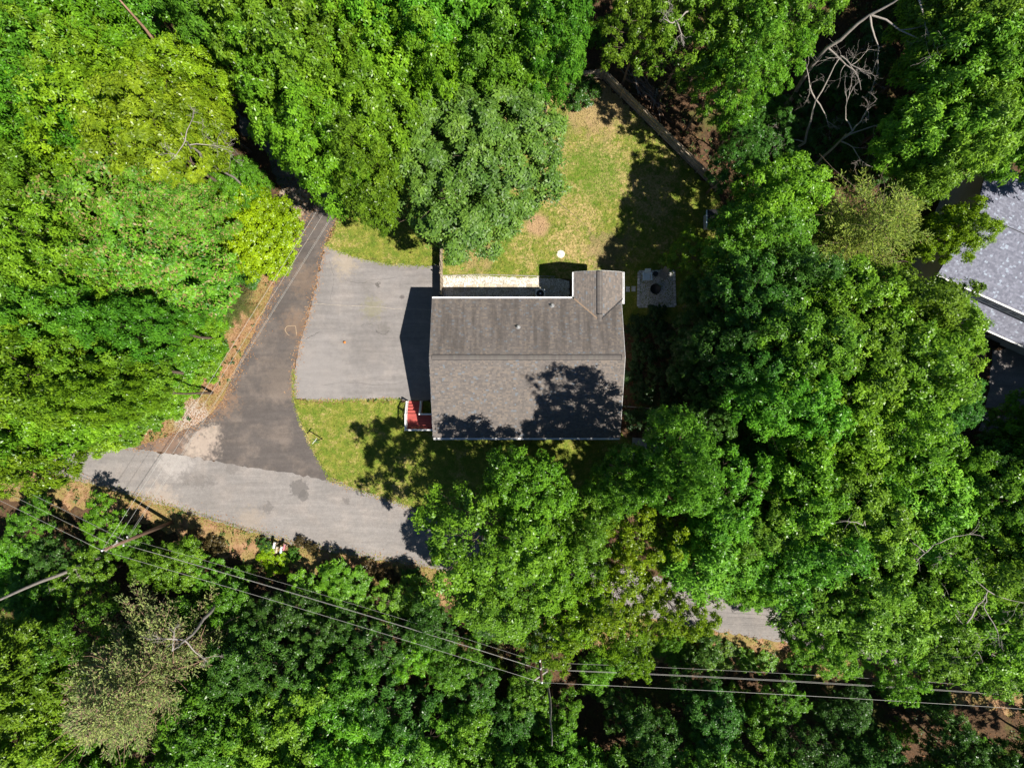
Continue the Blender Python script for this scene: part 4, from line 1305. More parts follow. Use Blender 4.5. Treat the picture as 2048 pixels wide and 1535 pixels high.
cm, tips = crown_mesh('crown', 51, M_leaf_gl, n_lobe=95, lobe=0.95, sub=13, per=11, k=5, ll=0.22, lw=0.10, irr=0.07, hz=4.2, fill=0.2)
proto('dense', 15.0, 5.0, cm, trunk_mesh(51, tips, 12.5, 0.30, M_bark))
cm, tips = cedar_mesh('crown', 61, M_needle)
proto('cedar', 16.0, 4.2, cm, trunk_mesh(61, tips, 15.0, 0.2, M_bark, 16))
cm, tips = cedar_mesh('crown', 62, M_needle_br, nb=150, twig=0.8, lw=0.026)
proto('thin', 16.0, 4.2, cm, trunk_mesh(62, tips, 15.5, 0.22, M_redbark, 36))
for key, sd_, kw in (('shrubA', 71, dict(n_lobe=22)), ('shrubB', 72, dict(n_lobe=26, irr=0.25)), ('shrubC', 73, dict(n_lobe=18, irr=0.2))):
    cm, tips = crown_mesh('crown', sd_, M_leaf, **{**dict(R0=1.5, zc=1.15, hz=1.0, lobe=0.55, sub=7, per=6, k=5, ll=0.20, lw=0.10, low=-0.7), **kw})
    proto(key, 2.3, 1.75, cm, trunk_mesh(sd_, tips, 1.2, 0.05, M_bark, 8))
cm, tips = crown_mesh('crown', 81, M_leaf, R0=2.6, zc=2.1, hz=1.9, n_lobe=120, lobe=0.5, sub=9, per=8, k=4, ll=0.13, lw=0.07, low=-0.75, irr=0.06, fill=0.1)
proto('hedge', 4.2, 2.9, cm, trunk_mesh(81, tips, 2.4, 0.12, M_bark, 12))

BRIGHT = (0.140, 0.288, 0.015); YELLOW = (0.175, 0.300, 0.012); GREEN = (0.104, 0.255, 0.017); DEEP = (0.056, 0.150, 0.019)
OAKD = (0.104, 0.188, 0.026); OLIVE = (0.175, 0.250, 0.030); BROWN = (0.190, 0.215, 0.062); LIME = (0.275, 0.440, 0.008); MID = (0.130, 0.268, 0.017)


def tree(kind, px, py, rpx, h, colr, label, group=None, name='tree', cat='tree', zf=0.70):
    cm, tm, h0, r0 = PROTO[kind]
    zc = h * zf
    c = P(px, py, zc)
    rw = rpx * (CAM_H - zc) / FPX
    return plant(kind, c.x, c.y, rw, h, colr, label, group, name, cat)


def plant(kind, x, y, rw, h, colr, label, group=None, name='tree', cat='tree'):
    cm, tm, h0, r0 = PROTO[kind]
    e = empty(name, (x, y, 0), random.uniform(0, 6.28))
    s = rw / r0
    e.scale = (s, s, h / h0)
    tag(e, label, cat, group)
    link('trunk', tm, e)
    c = link('crown', cm, e)
    j = lambda v: max(0.002, v * random.uniform(0.89, 1.11))
    k = random.uniform(0.82, 1.16)
    c.color = (j(colr[0]) * k, j(colr[1]) * k, j(colr[2]) * k, 1)
    return e


LAND = [(375, 285, 'by the bare grey forked top'), (290, 60, 'by the leaning pinkish trunk'), (500, 450, 'behind the lime yellow shrub'), (590, 330, 'beside the shaded gravel lane'), (150, 860, 'where the main road leaves the junction'),
        (40, 120, 'deep in the wood past the pinkish trunk'), (60, 420, 'in the wood well away from the side road'), (80, 640, 'in the wood facing the parking area'), (330, 640, 'at the wood edge facing the parking area'), (950, 320, 'next to the dense dark oak'), (800, 60, 'behind the dense dark oak'),
        (1150, 120, 'at the corner of the slanting fence'), (640, 120, 'above the hidden end of the side road'), (1290, 180, 'near the brush pile'), (1480, 60, 'beyond the brush pile'), (1640, 200, 'among the bare dead trees'), (1740, 60, 'under the long arching dead limbs'), (1450, 400, 'at the fence end'),
        (1310, 580, 'by the fire pit'), (1740, 450, 'next to the feathery olive cedar'), (1960, 480, 'against the grey roof'), (1950, 200, 'behind the grey house'), (1945, 720, 'by the plank landing'), (2010, 800, 'by the neighbouring driveway'), (1300, 900, 'by the concrete pad'), (1600, 800, 'midway between the two houses'),
        (1030, 900, 'by the front eave of the brown roof'), (870, 1080, 'where the main road passes under branches'), (1470, 1240, 'beside the open patch of main road'), (1730, 1050, 'around the crooked white branch'), (1870, 1090, 'by the forked grey dead branch'), (1960, 1250, 'under the pale fanning dead limbs'),
        (1100, 1340, 'at the second roadside pole'), (260, 1370, 'next to the browning cedar'), (70, 1170, 'by the leaning pale dead trunk'), (230, 1090, 'at the junction pole'), (560, 1100, 'behind the mailboxes'), (420, 1220, 'by the twisted grey dead stem'), (1103, 1450, 'by the slim pale trunk'), (2020, 1410, 'by the rusty dead bush'),
        (700, 1230, 'under the wires past the mailboxes'), (650, 1450, 'in the wood below the wires past the cedar'), (1450, 1450, 'in the dark hollow below the wires'), (1750, 1480, 'below the wires near the rusty bush'), (900, 1450, 'below the wires before the second pole')]
TREES = []


def where(px, py): return min(LAND, key=lambda q: (q[0] - px) ** 2 + (q[1] - py) ** 2)[2]


def look(col): return {BRIGHT: 'bright green', YELLOW: 'yellow green', GREEN: 'fresh green', DEEP: 'dark green', MID: 'mid green'}.get(col, 'yellowish green')


def T(kind, px, py, r, h, col, lab, grp):
    if grp: lab = f"{'broad' if r >= 100 else 'medium sized' if r >= 75 else 'small crowned'} {look(col)} {'tufted tree' if kind == 'rosette' else 'seed flecked tree' if kind == 'seed' else 'low bushy tree' if h < 8 else 'airy tree' if kind[:4] == 'airy' else 'leafy tree'} {where(px, py)}"
    TREES.append((kind, px, py, r, h, col)); tree(kind, px, py, r, h, col, lab, grp)



OAKS = ('oakA', 'oakB', 'oakC', 'oakD')
gW, lW = 'broadleaf trees of the wood across the side road', 'tall green broadleaf tree in the closed wood across the side road'
gY, lY = 'yellowish trees of the wood across the side road', 'tall yellow green broadleaf tree in the wood across the side road'
i_ = 0
for px, py, r, col in ((35, 40, 105, BRIGHT), (160, 30, 110, BRIGHT), (60, 160, 105, GREEN), (165, 150, 100, BRIGHT), (420, 20, 95, GREEN), (30, 290, 95, BRIGHT),
                       (140, 245, 80, GREEN), (45, 400, 90, BRIGHT), (60, 590, 105, GREEN), (150, 520, 90, BRIGHT), (30, 700, 95, BRIGHT), (170, 640, 90, GREEN),
                       (120, 750, 105, BRIGHT), (225, 740, 100, BRIGHT), (40, 830, 100, BRIGHT), (150, 828, 85, BRIGHT), (285, 655, 80, GREEN), (-40, 120, 110, GREEN), (-45, 500, 100, BRIGHT), (-60, 895, 85, GREEN), (250, -40, 100, GREEN)):
    T(OAKS[i_ % 4], px, py, r * 0.93, 16.5 + (i_ * 7 % 5) * 1.1, col, lW, gW); i_ += 1
for px, py, r in ((370, 190, 88), (235, 255, 105), (335, 290, 105), (395, 240, 72), (70, 892, 78), (255, 790, 60)):
    T(OAKS[i_ % 4], px, py, r, 17.0 + (i_ % 3), YELLOW, lY, gY); i_ += 1
for px, py, r in ((250, 420, 130), (330, 520, 120), (210, 550, 105), (368, 425, 80)):
    T('seed', px, py, r, 16.5, GREEN, 'broad tree with pale seed clusters in the wood across the side road', 'seed bearing trees across the side road')
T('oakB', 402, 565, 60, 11.5, GREEN, 'lower green tree at the wood edge behind the lime shrub', None)
gT, lT = 'tall trees behind the back yard', 'tall bright green broadleaf tree in the wood behind the back yard'
for px, py, r, col in ((545, 60, 110, BRIGHT), (570, 190, 95, BRIGHT), (660, 60, 115, BRIGHT), (640, 200, 110, BRIGHT), (655, 310, 95, BRIGHT), (740, 110, 110, BRIGHT), (740, 250, 105, BRIGHT),
                       (735, 345, 80, BRIGHT), (830, 40, 110, GREEN), (860, 130, 95, BRIGHT), (960, 50, 110, GREEN), (1060, 50, 100, BRIGHT), (1105, 110, 75, GREEN), (1020, 130, 95, GREEN), (700, -40, 110, GREEN), (920, -50, 110, GREEN), (1100, -30, 90, GREEN)):
    T(OAKS[i_ % 4], px, py, r, 18.0 + (i_ % 4) * 0.6, col, lT, gT); i_ += 1
tree('dense', 950, 335, 172, 15.0, OAKD, 'large dense dark green oak leaning over the back yard lawn', None)
tree('hedge', 496, 456, 100, 6.2, LIME, 'dense lime yellow shrub at the edge of the side road', None, 'shrub', 'shrub')
tree('hedge', 470, 375, 62, 6.5, GREEN, 'dense green shrub behind the lime yellow shrub', None, 'shrub', 'shrub')
# the wood goes on past the frame and shades its edge
for px, py, r, h in ((2160, 830, 110, 16), (2150, 960, 110, 16), (2230, 900, 110, 17), (2120, 880, 70, 13), (2140, 1120, 100, 15), (2150, 1320, 90, 13), (1000, 1620, 90, 12), (1250, 1620, 90, 11), (1600, 1620, 90, 11), (1850, 1630, 90, 12), (2130, 1480, 90, 12), (2150, 300, 100, 17)):
    tree(OAKS[i_ % 4], px, py, r, h, GREEN, f'green tree continuing the wood {where(px, py)}', 'trees at the outer edge of the wood'); i_ += 1
for k, (x_, y_, rw, h) in enumerate(((46, -2, 3.6, 15), (50, -5.5, 4, 16), (44.5, -6.5, 3.5, 15), (51, 0.5, 3.5, 15), (47.5, -9, 4, 15), (52, -12, 4, 15))):
    plant(OAKS[k % 4], x_, y_, rw, h, GREEN, f'green tree beyond the neighbouring driveway {where(1024 + x_ * 29, 767 - y_ * 29)}', 'trees beyond the neighbouring driveway')
# right of the yard
gR, lR = 'loose crowned trees beyond the slanting fence', 'loose crowned green tree in the wood beyond the slanting fence'
for px, py, r, h, col in ((1290, 45, 75, 16, MID), (1375, 85, 85, 15, MID), (1450, 40, 95, 17, MID), (1430, 175, 62, 13, MID), (1480, 130, 85, 16, GREEN), (1560, 50, 85, 16, MID), (1530, 150, 60, 13, GREEN), (1480, 245, 45, 9, DEEP)):
    T(('airyA', 'airyB')[i_ % 2], px, py, r, h, col, lR, gR); i_ += 1
T('oakB', 1540, 400, 85, 14, BRIGHT, 'sunlit bright green tree just outside the fence end', None)
T('oakC', 1500, 480, 80, 13, GREEN, 'mid green tree between the fence end and the fire pit', None)
tree('airyA', 1385, 515, 50, 8, BRIGHT, 'small bright green tree overhanging the gravel patio', None)
T('airyB', 1470, 330, 55, 11, DEEP, 'slim dark green tree close outside the slanting fence', None)
tree('cedar', 1735, 460, 152, 14.5, OLIVE, 'feathery olive green cedar near the neighbouring grey house', None)
T('oakD', 1888, 470, 60, 12.5, (0.150, 0.225, 0.009), 'yellow tinged tree against the grey roof of the neighbour', None)
gO, lO = 'large leaved trees behind the grey house', 'large leaved tree with star shaped tufts behind the grey house'
for px, py, r, h in ((1880, 70, 85, 17), (1950, 40, 100, 18), (1990, 150, 100, 18), (1890, 170, 90, 17), (1840, 280, 80, 16), (1915, 280, 85, 17), (1830, 350, 65, 14), (1990, 270, 80, 17), (2060, 60, 90, 18)):
    T('rosette', px, py, r, h, MID, lO, gO); i_ += 1
gE, lE = 'tall trees between the two houses', 'tall green tree in the dense stand between the two houses'
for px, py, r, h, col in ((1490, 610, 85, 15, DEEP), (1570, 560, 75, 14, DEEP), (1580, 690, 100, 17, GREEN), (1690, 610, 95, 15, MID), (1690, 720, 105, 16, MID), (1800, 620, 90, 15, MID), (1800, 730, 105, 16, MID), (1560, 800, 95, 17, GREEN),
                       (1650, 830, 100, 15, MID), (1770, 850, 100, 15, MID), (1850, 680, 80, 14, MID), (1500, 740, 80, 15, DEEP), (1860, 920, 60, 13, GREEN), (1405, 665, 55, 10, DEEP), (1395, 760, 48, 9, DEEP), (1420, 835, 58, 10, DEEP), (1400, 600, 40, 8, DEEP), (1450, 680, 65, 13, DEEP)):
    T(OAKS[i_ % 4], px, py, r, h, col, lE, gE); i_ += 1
# between house and main road
T('oakA', 1055, 985, 88, 14.5, GREEN, 'green tree touching the front eave of the brown roofed house', None)
T('airyB', 962, 1075, 118, 17.5, MID, 'wide green tree on the front lawn edge by the main road', None)
T('oakC', 1345, 930, 84, 20.5, GREEN, 'slim green tree rising beside the concrete pad', None)
T('oakD', 1250, 955, 66, 16, GREEN, 'green tree in front of the far end of the brown roofed house', None)
gS, lS = 'trees along the near side of the main road', 'leafy green tree overhanging the main road past the house'
for px, py, r, h, col in ((1080, 1110, 90, 14, MID), (1165, 1060, 70, 13, GREEN), (1000, 1190, 85, 12, MID), (1440, 980, 95, 15, GREEN), (1420, 1090, 95, 14.5, GREEN), (1500, 1040, 80, 14, GREEN), (1590, 980, 95, 15, MID), (1600, 1090, 100, 15, GREEN),
                       (1690, 1010, 95, 15, MID), (1720, 1110, 100, 15, MID), (1800, 1010, 100, 15, MID), (1830, 1120, 100, 15, MID), (1930, 1010, 95, 15, GREEN), (1960, 1110, 100, 16, MID), (2040, 1040, 90, 16, MID),
                       (1640, 1190, 90, 13, MID), (1740, 1220, 90, 13, MID), (1840, 1230, 95, 13, MID), (1950, 1220, 100, 14, MID), (2040, 1220, 90, 14, MID), (1640, 1280, 60, 11, MID), (1780, 1300, 65, 11, MID), (1980, 1310, 70, 12, MID), (1490, 1160, 55, 11, MID), (1950, 930, 60, 12, DEEP), (2030, 900, 70, 13, GREEN)):
    T((OAKS + ('airyA', 'rosette'))[i_ % 6], px, py, r, h, col, lS, gS); i_ += 1
gL, lL = 'yellowish airy trees over the main road', 'airy yellow green tree arching over the main road'
for px, py, r, h in ((1285, 1075, 80, 13), (1235, 1180, 80, 12), (1150, 1190, 75, 12), (1120, 1260, 65, 11), (1240, 1275, 60, 11), (1340, 1210, 65, 12)):
    T(('airyA', 'airyB')[i_ % 2], px, py, r, h, (0.150, 0.262, 0.009), lL, gL); i_ += 1
# below the main road
tree('thin', 262, 1375, 168, 16, BROWN, 'thin browning cedar with a bare reddish trunk', None)
gB, lB = 'trees below the power lines', 'mid green tree in the wood across the main road'
for px, py, r, h, col in ((40, 1340, 95, 15, BRIGHT), (70, 1440, 95, 15, BRIGHT), (150, 1280, 65, 12, GREEN), (30, 1510, 95, 15, BRIGHT), (470, 1340, 75, 10, DEEP), (470, 1440, 95, 12, GREEN), (400, 1520, 90, 13, GREEN), (570, 1330, 75, 10, DEEP), (590, 1440, 95, 12, MID), (520, 1530, 95, 13, MID),
                       (680, 1370, 70, 10, GREEN), (700, 1480, 95, 12, GREEN), (640, 1560, 90, 13, MID), (790, 1420, 75, 10, DEEP), (820, 1510, 85, 11, GREEN), (940, 1500, 70, 10, GREEN), (1130, 1530, 70, 10, GREEN), (1300, 1480, 60, 9, DEEP), (1420, 1440, 60, 8, DEEP), (1480, 1530, 75, 10, GREEN),
                       (1610, 1500, 60, 9, DEEP), (1380, 1560, 80, 11, GREEN), (1750, 1530, 65, 9, DEEP), (1900, 1500, 60, 9, DEEP), (2010, 1540, 65, 10, DEEP), (150, 1560, 90, 14, MID), (280, 1570, 90, 13, GREEN)):
    T((OAKS + ('airyA', 'airyB'))[i_ % 6], px, py, r, h, col, lB, gB); i_ += 1
gP, lP = 'low trees under the power lines', 'low bushy tree growing under the power lines beside the road'
for px, py, r, h, col in ((215, 1055, 52, 5, BRIGHT), (180, 1160, 55, 7, BRIGHT), (340, 1130, 55, 6, BRIGHT), (60, 1060, 50, 6, GREEN), (110, 1110, 45, 6, DEEP), (270, 1095, 42, 4, GREEN), (430, 1150, 40, 4, GREEN), (610, 1195, 48, 4, MID), (690, 1185, 55, 4, MID), (780, 1205, 52, 4, MID),
                       (560, 1230, 55, 7, DEEP), (860, 1250, 50, 7, DEEP), (640, 1260, 55, 7, DEEP), (750, 1290, 60, 8, DEEP), (900, 1330, 50, 7, GREEN), (940, 1390, 55, 7, DEEP), (1060, 1370, 50, 7, GREEN), (1010, 1440, 50, 7, DEEP), (1110, 1430, 45, 7, GREEN), (1250, 1420, 45, 6, DEEP), (1200, 1330, 40, 6, GREEN), (1380, 1370, 40, 5, DEEP), (1560, 1400, 45, 6, GREEN), (1690, 1420, 45, 6, DEEP), (830, 1310, 45, 7, BRIGHT)):
    T(('airyA', 'airyB', 'oakC')[i_ % 3], px, py, r, h, col, lP, gP); i_ += 1

# ------------------------------------------------------------------ standing dead trees
def limb(m, rng, a, d, L, r, depth):
    n = 5
    pts = [Vector(a)]
    d = Vector(d).normalized()
    for i in range(n):
        d = (d + Vector(rng.normal(0, 0.17, 3))).normalized()
        pts.append(pts[-1] + d * (L / n))
    m.tube(pts, [max(0.005, r * (1 - 0.78 * i / n)) for i in range(n + 1)], 6 if r > 0.05 else 4, cap=False)
    if depth > 0:
        for _ in range(3 if depth > 1 else 5):
            i = int(rng.integers(2, n + 1))
            dd = (d + Vector(rng.normal(0, 0.75, 3))).normalized()
            limb(m, rng, pts[i], dd, L * rng.uniform(0.35, 0.62), r * 0.42, depth - 1)


def snag(pts, r0, seed, label, side, m_=M_deadbark, depth=3, group=None):
    """pts: (px, py, z) along the stem from the ground up; side: (index, dx, dy, dz, length)"""
    rng = np.random.default_rng(seed)
    w = [P(*q) for q in pts]
    e = empty('dead_tree', (w[0].x, w[0].y, 0))
    tag(e, label, 'dead tree', group)
    w = [q - w[0] for q in w]
    w[0].z = pts[0][2]
    for i in range(len(w)): w[i].z = pts[i][2]
    m = MB()
    path = []
    for i in range(len(w) - 1): path += wander(w[i], w[i + 1], 4, 0.10 if side else 0.03, rng)[:-1]
    path.append(w[-1])
    k = len(path) - 1
    m.tube(path, [r0 * (1 - 0.8 * i / k) for i in range(k + 1)], 8)
    m.build('trunk', m_, e, True)
    for (i, dx, dy, dz, L) in side:
        b = MB()
        limb(b, rng, w[i], (dx, dy, dz), L, r0 * 0.42, depth)
        b.build('limb', m_, e, True)


snag([(1560, 400, 0), (1618, 342, 4), (1680, 282, 8), (1705, 262, 9.5)], 0.15, 1, 'pale bare dead tree forking above the dark understory', [(2, 1, 0.55, .5, 4.0), (2, 0.9, -0.35, .4, 3.2), (3, -0.5, 0.8, .6, 3.6), (3, 0.3, 0.6, .8, 2.2)])
snag([(1520, 350, 0), (1610, 285, 5), (1632, 200, 8), (1682, 112, 11)], 0.14, 2, 'bare dead tree with a spray of twisted reddish twigs', [(2, -0.2, 1, .5, 3.0), (2, 0.6, -0.8, .2, 2.2), (1, -0.9, 0.5, .3, 2.6), (3, 0.5, -0.7, .4, 2.6)])
snag([(1560, 220, 0), (1655, 95, 9), (1740, 30, 12), (1830, -20, 14.5)], 0.18, 3, 'tall bare dead tree with long arching limbs', [(1, 0.9, -0.9, 0, 4.6), (2, 1, -0.35, 0.1, 5.5), (2, 0.2, -1, -0.2, 3.6), (3, 0.7, -0.8, 0.2, 3.0)])
snag([(460, 235, 0), (330, 108, 10), (235, -5, 15)], 0.22, 4, 'leaning bare pinkish trunk above the leafy wood', [(1, 0.8, 0.3, .4, 2.4)], M_redbark, 1)
snag([(520, 395, 0), (400, 310, 13), (378, 290, 15.5), (370, 282, 17)], 0.10, 5, 'bare grey forked top sticking out of the leafy wood', [(1, 1, 0.5, .6, 2.6), (2, -0.6, 0.8, .4, 2.2), (2, 0.9, 0.2, .3, 2.4), (3, -0.3, -0.8, .3, 1.8), (3, 0.4, 0.7, .4, 1.6)])
snag([(250, 1095, 0), (152, 1135, 6), (0, 1198, 13), (-40, 1214, 15)], 0.19, 6, 'leaning pale grey dead trunk across the main road', [(1, -0.4, -0.9, 0, 1.6), (1, 0.2, -0.9, 0.1, 1.4)], M_deadbark, 2)
snag([(465, 1172, 0), (420, 1225, 7), (370, 1280, 11), (345, 1300, 13)], 0.16, 7, 'twisted grey dead stem beside the browning cedar', [(2, 0.8, -0.5, .2, 1.8), (2, -0.8, 0.3, .3, 2.0), (3, 0.4, 0.4, .6, 1.6)])
snag([(1640, 1090, 0), (1930, 1250, 13), (1975, 1180, 15.5), (1968, 1215, 16)], 0.09, 8, 'pale dead limbs fanning out over the leafy roadside trees', [(1, 0.5, -0.9, .1, 2.6), (1, -0.9, 0.6, .3, 2.8), (2, 0.8, -0.4, .1, 2.4), (2, -0.7, 0.6, 0, 2.4), (3, 0.3, -1, 0, 2.6)])
snag([(1540, 960, 0), (1735, 1050, 14), (1720, 1047, 15.5)], 0.08, 9, 'crooked white dead branch poking from a green crown', [(2, -0.9, 0.2, .2, 1.4), (1, 1, -0.5, .2, 1.6)], M_deadbark, 1)
snag([(1560, 990, 0), (1850, 1105, 15), (1880, 1085, 16)], 0.08, 10, 'forked grey dead branch reaching over the roadside wood', [(2, 0.9, 0.4, .2, 2.2), (1, -0.6, -0.6, .1, 1.4), (1, -0.3, 0.6, .2, 1.2)], M_deadbark, 1)
snag([(1960, 1340, 0), (2010, 1390, 3.2), (2030, 1412, 4.4)], 0.07, 11, 'rusty brown dead bush beside the power lines', [(1, 0.4, 0.8, .4, 1.6), (1, -0.6, -0.2, .6, 1.4), (2, 0.2, -0.6, .4, 1.4), (2, 0.7, 0.3, .6, 1.4), (2, -0.4, 0.6, .5, 1.3)], M_redbark)
snag([(1085, 1300, 0), (1100, 1400, 7), (1104, 1490, 13)], 0.15, 12, 'slim pale trunk standing under the power lines', [], M_deadbark, 1)
snag([(1250, 60, 0), (1390, 15, 13), (1352, 42, 15)], 0.13, 13, 'bare white twigs in the crown beyond the yard corner', [(2, -0.9, -0.5, .2, 2.0), (1, 0.5, 0.6, .3, 1.6), (2, 0.4, -0.8, .2, 1.5)])

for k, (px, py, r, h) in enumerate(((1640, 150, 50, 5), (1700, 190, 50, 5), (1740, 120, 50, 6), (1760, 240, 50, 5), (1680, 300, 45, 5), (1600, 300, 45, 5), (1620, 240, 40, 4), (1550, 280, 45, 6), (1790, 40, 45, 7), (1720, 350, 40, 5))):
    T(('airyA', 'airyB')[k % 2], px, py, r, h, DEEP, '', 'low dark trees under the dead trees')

# brush pile beyond the fence
br = empty('brush_pile', P(1290, 185))
tag(br, 'heap of cut branches and logs behind the slanting fence', 'brush pile')
rng = np.random.default_rng(5)
for i in range(46):
    an = R(-48) + rng.normal(0, 0.45)
    L = rng.uniform(0.9, 2.6)
    c = Vector((rng.normal(0, 0.55) + rng.uniform(-1.3, 1.3) * 0.66, rng.normal(0, 0.4), 0))
    c.y += -0.9 * c.x
    z_ = 0.05 + abs(rng.normal(0, 0.28))
    d = Vector((math.cos(an), math.sin(an), rng.normal(0, 0.08)))
    m = MB(); r_ = rng.uniform(0.02, 0.085)
    z_ = max(z_, r_ + 0.02 + abs(d.z) * L / 2)
    cc = Vector((c.x, c.y, z_))
    m.tube(wander(cc - d * L / 2, cc + d * L / 2, 4, 0.05, rng), [r_, r_ * .95, r_ * .85, r_ * .7, r_ * .5], 6)
    m.build('log' if r_ > 0.055 else 'branch', (M_deadbark, M_bark, M_redbark)[i % 3], br, True)

# ------------------------------------------------------------------ shrubs at the edges of the wood and in the gaps
gU = 'low shrubs at the edge of the wood along the side road'
for px, py, r, h, col in ((385, 690, 45, 3.0, BRIGHT), (345, 745, 45, 2.6, BRIGHT), (300, 800, 45, 2.4, BRIGHT), (240, 840, 40, 2.4, BRIGHT), (400, 640, 40, 3.0, MID), (330, 790, 40, 2.2, BRIGHT), (370, 720, 40, 2.6, GREEN), (270, 850, 35, 2.0, BRIGHT), (200, 870, 40, 2.4, YELLOW), (440, 600, 32, 2.8, GREEN), (428, 640, 34, 2.2, BRIGHT), (420, 688, 32, 2.0, GREEN), (400, 732, 32, 1.8, BRIGHT), (372, 772, 30, 1.6, BRIGHT), (335, 812, 28, 1.5, BRIGHT), (410, 660, 36, 2.6, BRIGHT), (385, 715, 36, 2.4, GREEN), (355, 760, 36, 2.2, BRIGHT), (310, 825, 28, 1.4, GREEN), (255, 868, 28, 1.2, BRIGHT)):
    tree(('shrubA', 'shrubB', 'shrubC')[i_ % 3], px, py, r, h, col, f"{'low' if h < 2.1 else 'taller'} {look(col)} verge shrub {where(px, py)}", gU, 'shrub', 'shrub', 0.5); i_ += 1
tree('cedar', 470, 612, 52, 4.2, (0.10, 0.125, 0.03), 'low olive cedar bush at the bend of the side road verge', None, 'shrub', 'shrub', 0.5)
tree('shrubB', 548, 1122, 27, 0.8, LIME, 'bright green clump of plants behind the mailboxes', None, 'plant', 'plant', 0.5)
tree('shrubC', 529, 1090, 15, 0.9, DEEP, 'dark green leafy clump next to the white mailbox', None, 'plant', 'plant', 0.5)
tree('shrubA', 588, 1108, 13, 0.8, GREEN, 'green leafy clump next to the faded red mailbox', None, 'plant', 'plant', 0.5)
tree('shrubC', 1165, 190, 34, 1.6, DEEP, 'dark green bush inside the corner of the back yard', None, 'shrub', 'shrub', 0.5)
for k, (px, py, r, h) in enumerate(((1275, 655, 22, 1.0), (1310, 640, 24, 1.2), (1335, 690, 28, 1.5), (1290, 705, 24, 1.1), (1265, 745, 20, 0.9), (1320, 750, 26, 1.4), (1285, 785, 22, 1.0), (1345, 790, 26, 1.6), (1268, 840, 20, 0.9), (1320, 850, 24, 1.2), (1300, 830, 18, 0.8))):  # dark shrubs added to blacken ground that lies only in shade
    tree(('shrubA', 'shrubB', 'shrubC')[k % 3], px, py, r, h, (0.030, 0.075, 0.014), f"{'low' if h < 1.1 else 'waist high'} dark shrub added to deepen the shaded bed {where(px, py)}", 'dark shrubs added to deepen the shade beside the house', 'shrub', 'shrub', 0.5)
for k, (px, py, r) in enumerate(((1295, 1292, 20), (1335, 1300, 22), (1375, 1290, 16), (1410, 1305, 22), (1450, 1312, 24), (1490, 1318, 22), (1530, 1325, 22), (1365, 1320, 22), (1430, 1335, 20), (1260, 1305, 20))):
    tree(('shrubA', 'shrubB', 'shrubC')[k % 3], px, py, r, 0.7, (MID, BRIGHT)[k % 2], f"ankle high {look((MID, BRIGHT)[k % 2])} plant on the verge {where(px, py)}", 'low plants on the verge by the open road', 'plant', 'plant', 0.5)
gV = 'small reddish bushes along the far verge'
for px, py, r, h in ((600, 1082, 10, 0.8), (622, 1094, 11, 0.9), (690, 1142, 16, 1.2), (735, 1140, 18, 1.2), (775, 1150, 18, 1.1), (655, 1130, 13, 1.0), (430, 1090, 17, 1.1), (390, 1080, 18, 1.2), (820, 1168, 15, 1.0)):
    tree(('shrubA', 'shrubB', 'shrubC')[i_ % 3], px, py, r, h, (0.115, 0.085, 0.030), 'small dark reddish bush on the leafy verge of the main road', gV, 'shrub', 'shrub', 0.5); i_ += 1

# everything that must stay in view: nothing is planted over these places
OPEN = [[(430, 110), (480, 110), (520, 250), (560, 330), (500, 290), (440, 180)], [(75, 290), (150, 300), (150, 350), (75, 345)], [(175, 600), (230, 600), (240, 690), (190, 690)], [(265, 50), (330, 60), (330, 120), (270, 110)], [(10, 370), (40, 370), (40, 410), (10, 410)], [(560, 400), (640, 370), (700, 400), (880, 480), (880, 250), (1100, 200), (1220, 130), (1460, 360), (1460, 470), (1340, 560), (1360, 640), (1250, 660), (1250, 880), (1000, 880), (880, 1010), (870, 1140), (600, 1080), (300, 1010), (100, 950), (250, 880), (420, 790), (520, 600)],
        [(1120, 1120), (1160, 1120), (1160, 1180), (1120, 1180)], [(1380, 1190), (1560, 1190), (1570, 1290), (1390, 1260)], [(1880, 390), (2060, 390), (2060, 760), (1970, 760), (1900, 640)], [(1150, 100), (1300, 100), (1330, 200), (1200, 160)],
        [(1960, 690), (2060, 690), (2060, 820), (1960, 820)], [(1600, 90), (1720, 0), (1850, 60), (1800, 330), (1620, 345), (1580, 200)], [(1230, 600), (1340, 600), (1340, 800), (1230, 800)], [(1250, 800), (1345, 800), (1345, 920), (1250, 920)]]
taken = [(P(a[1], a[2], a[4] * 0.7).x, P(a[1], a[2], a[4] * 0.7).y, a[3]) for a in TREES]


def free(x, y, z, rw):
    f = FPX / (CAM_H - z)
    an = np.linspace(0, 6.28, 14)
    xs = 1024 + (x + np.cos(an) * rw) * f; ys = 767.5 - (y + np.sin(an) * rw) * f
    return not any(inside(pl, xs, ys).any() for pl in OPEN)


def clear_ground(x, y, m=0.8):
    an = np.linspace(0, 6.28, 8)
    return not any(inside(pl, x + m * np.cos(an), y + m * np.sin(an)).any() for pl in KEEP) and not (-8 < x < 14 and -5.5 < y < 10) and not (30 < x < 50 and -1 < y < 20)


LIT = [[(100, 950), (260, 890), (655, 955), (880, 1030), (900, 1140), (600, 1090), (300, 1020)], [(560, 400), (690, 400), (880, 500), (880, 800), (590, 800), (650, 950), (400, 900), (520, 600)], [(890, 200), (1200, 160), (1250, 300), (1240, 600), (880, 600)],
       [(1380, 1190), (1560, 1190), (1570, 1290), (1390, 1260)], [(420, 1050), (850, 1130), (850, 1160), (420, 1090)], [(1880, 400), (2048, 400), (2048, 640), (1900, 600)]]


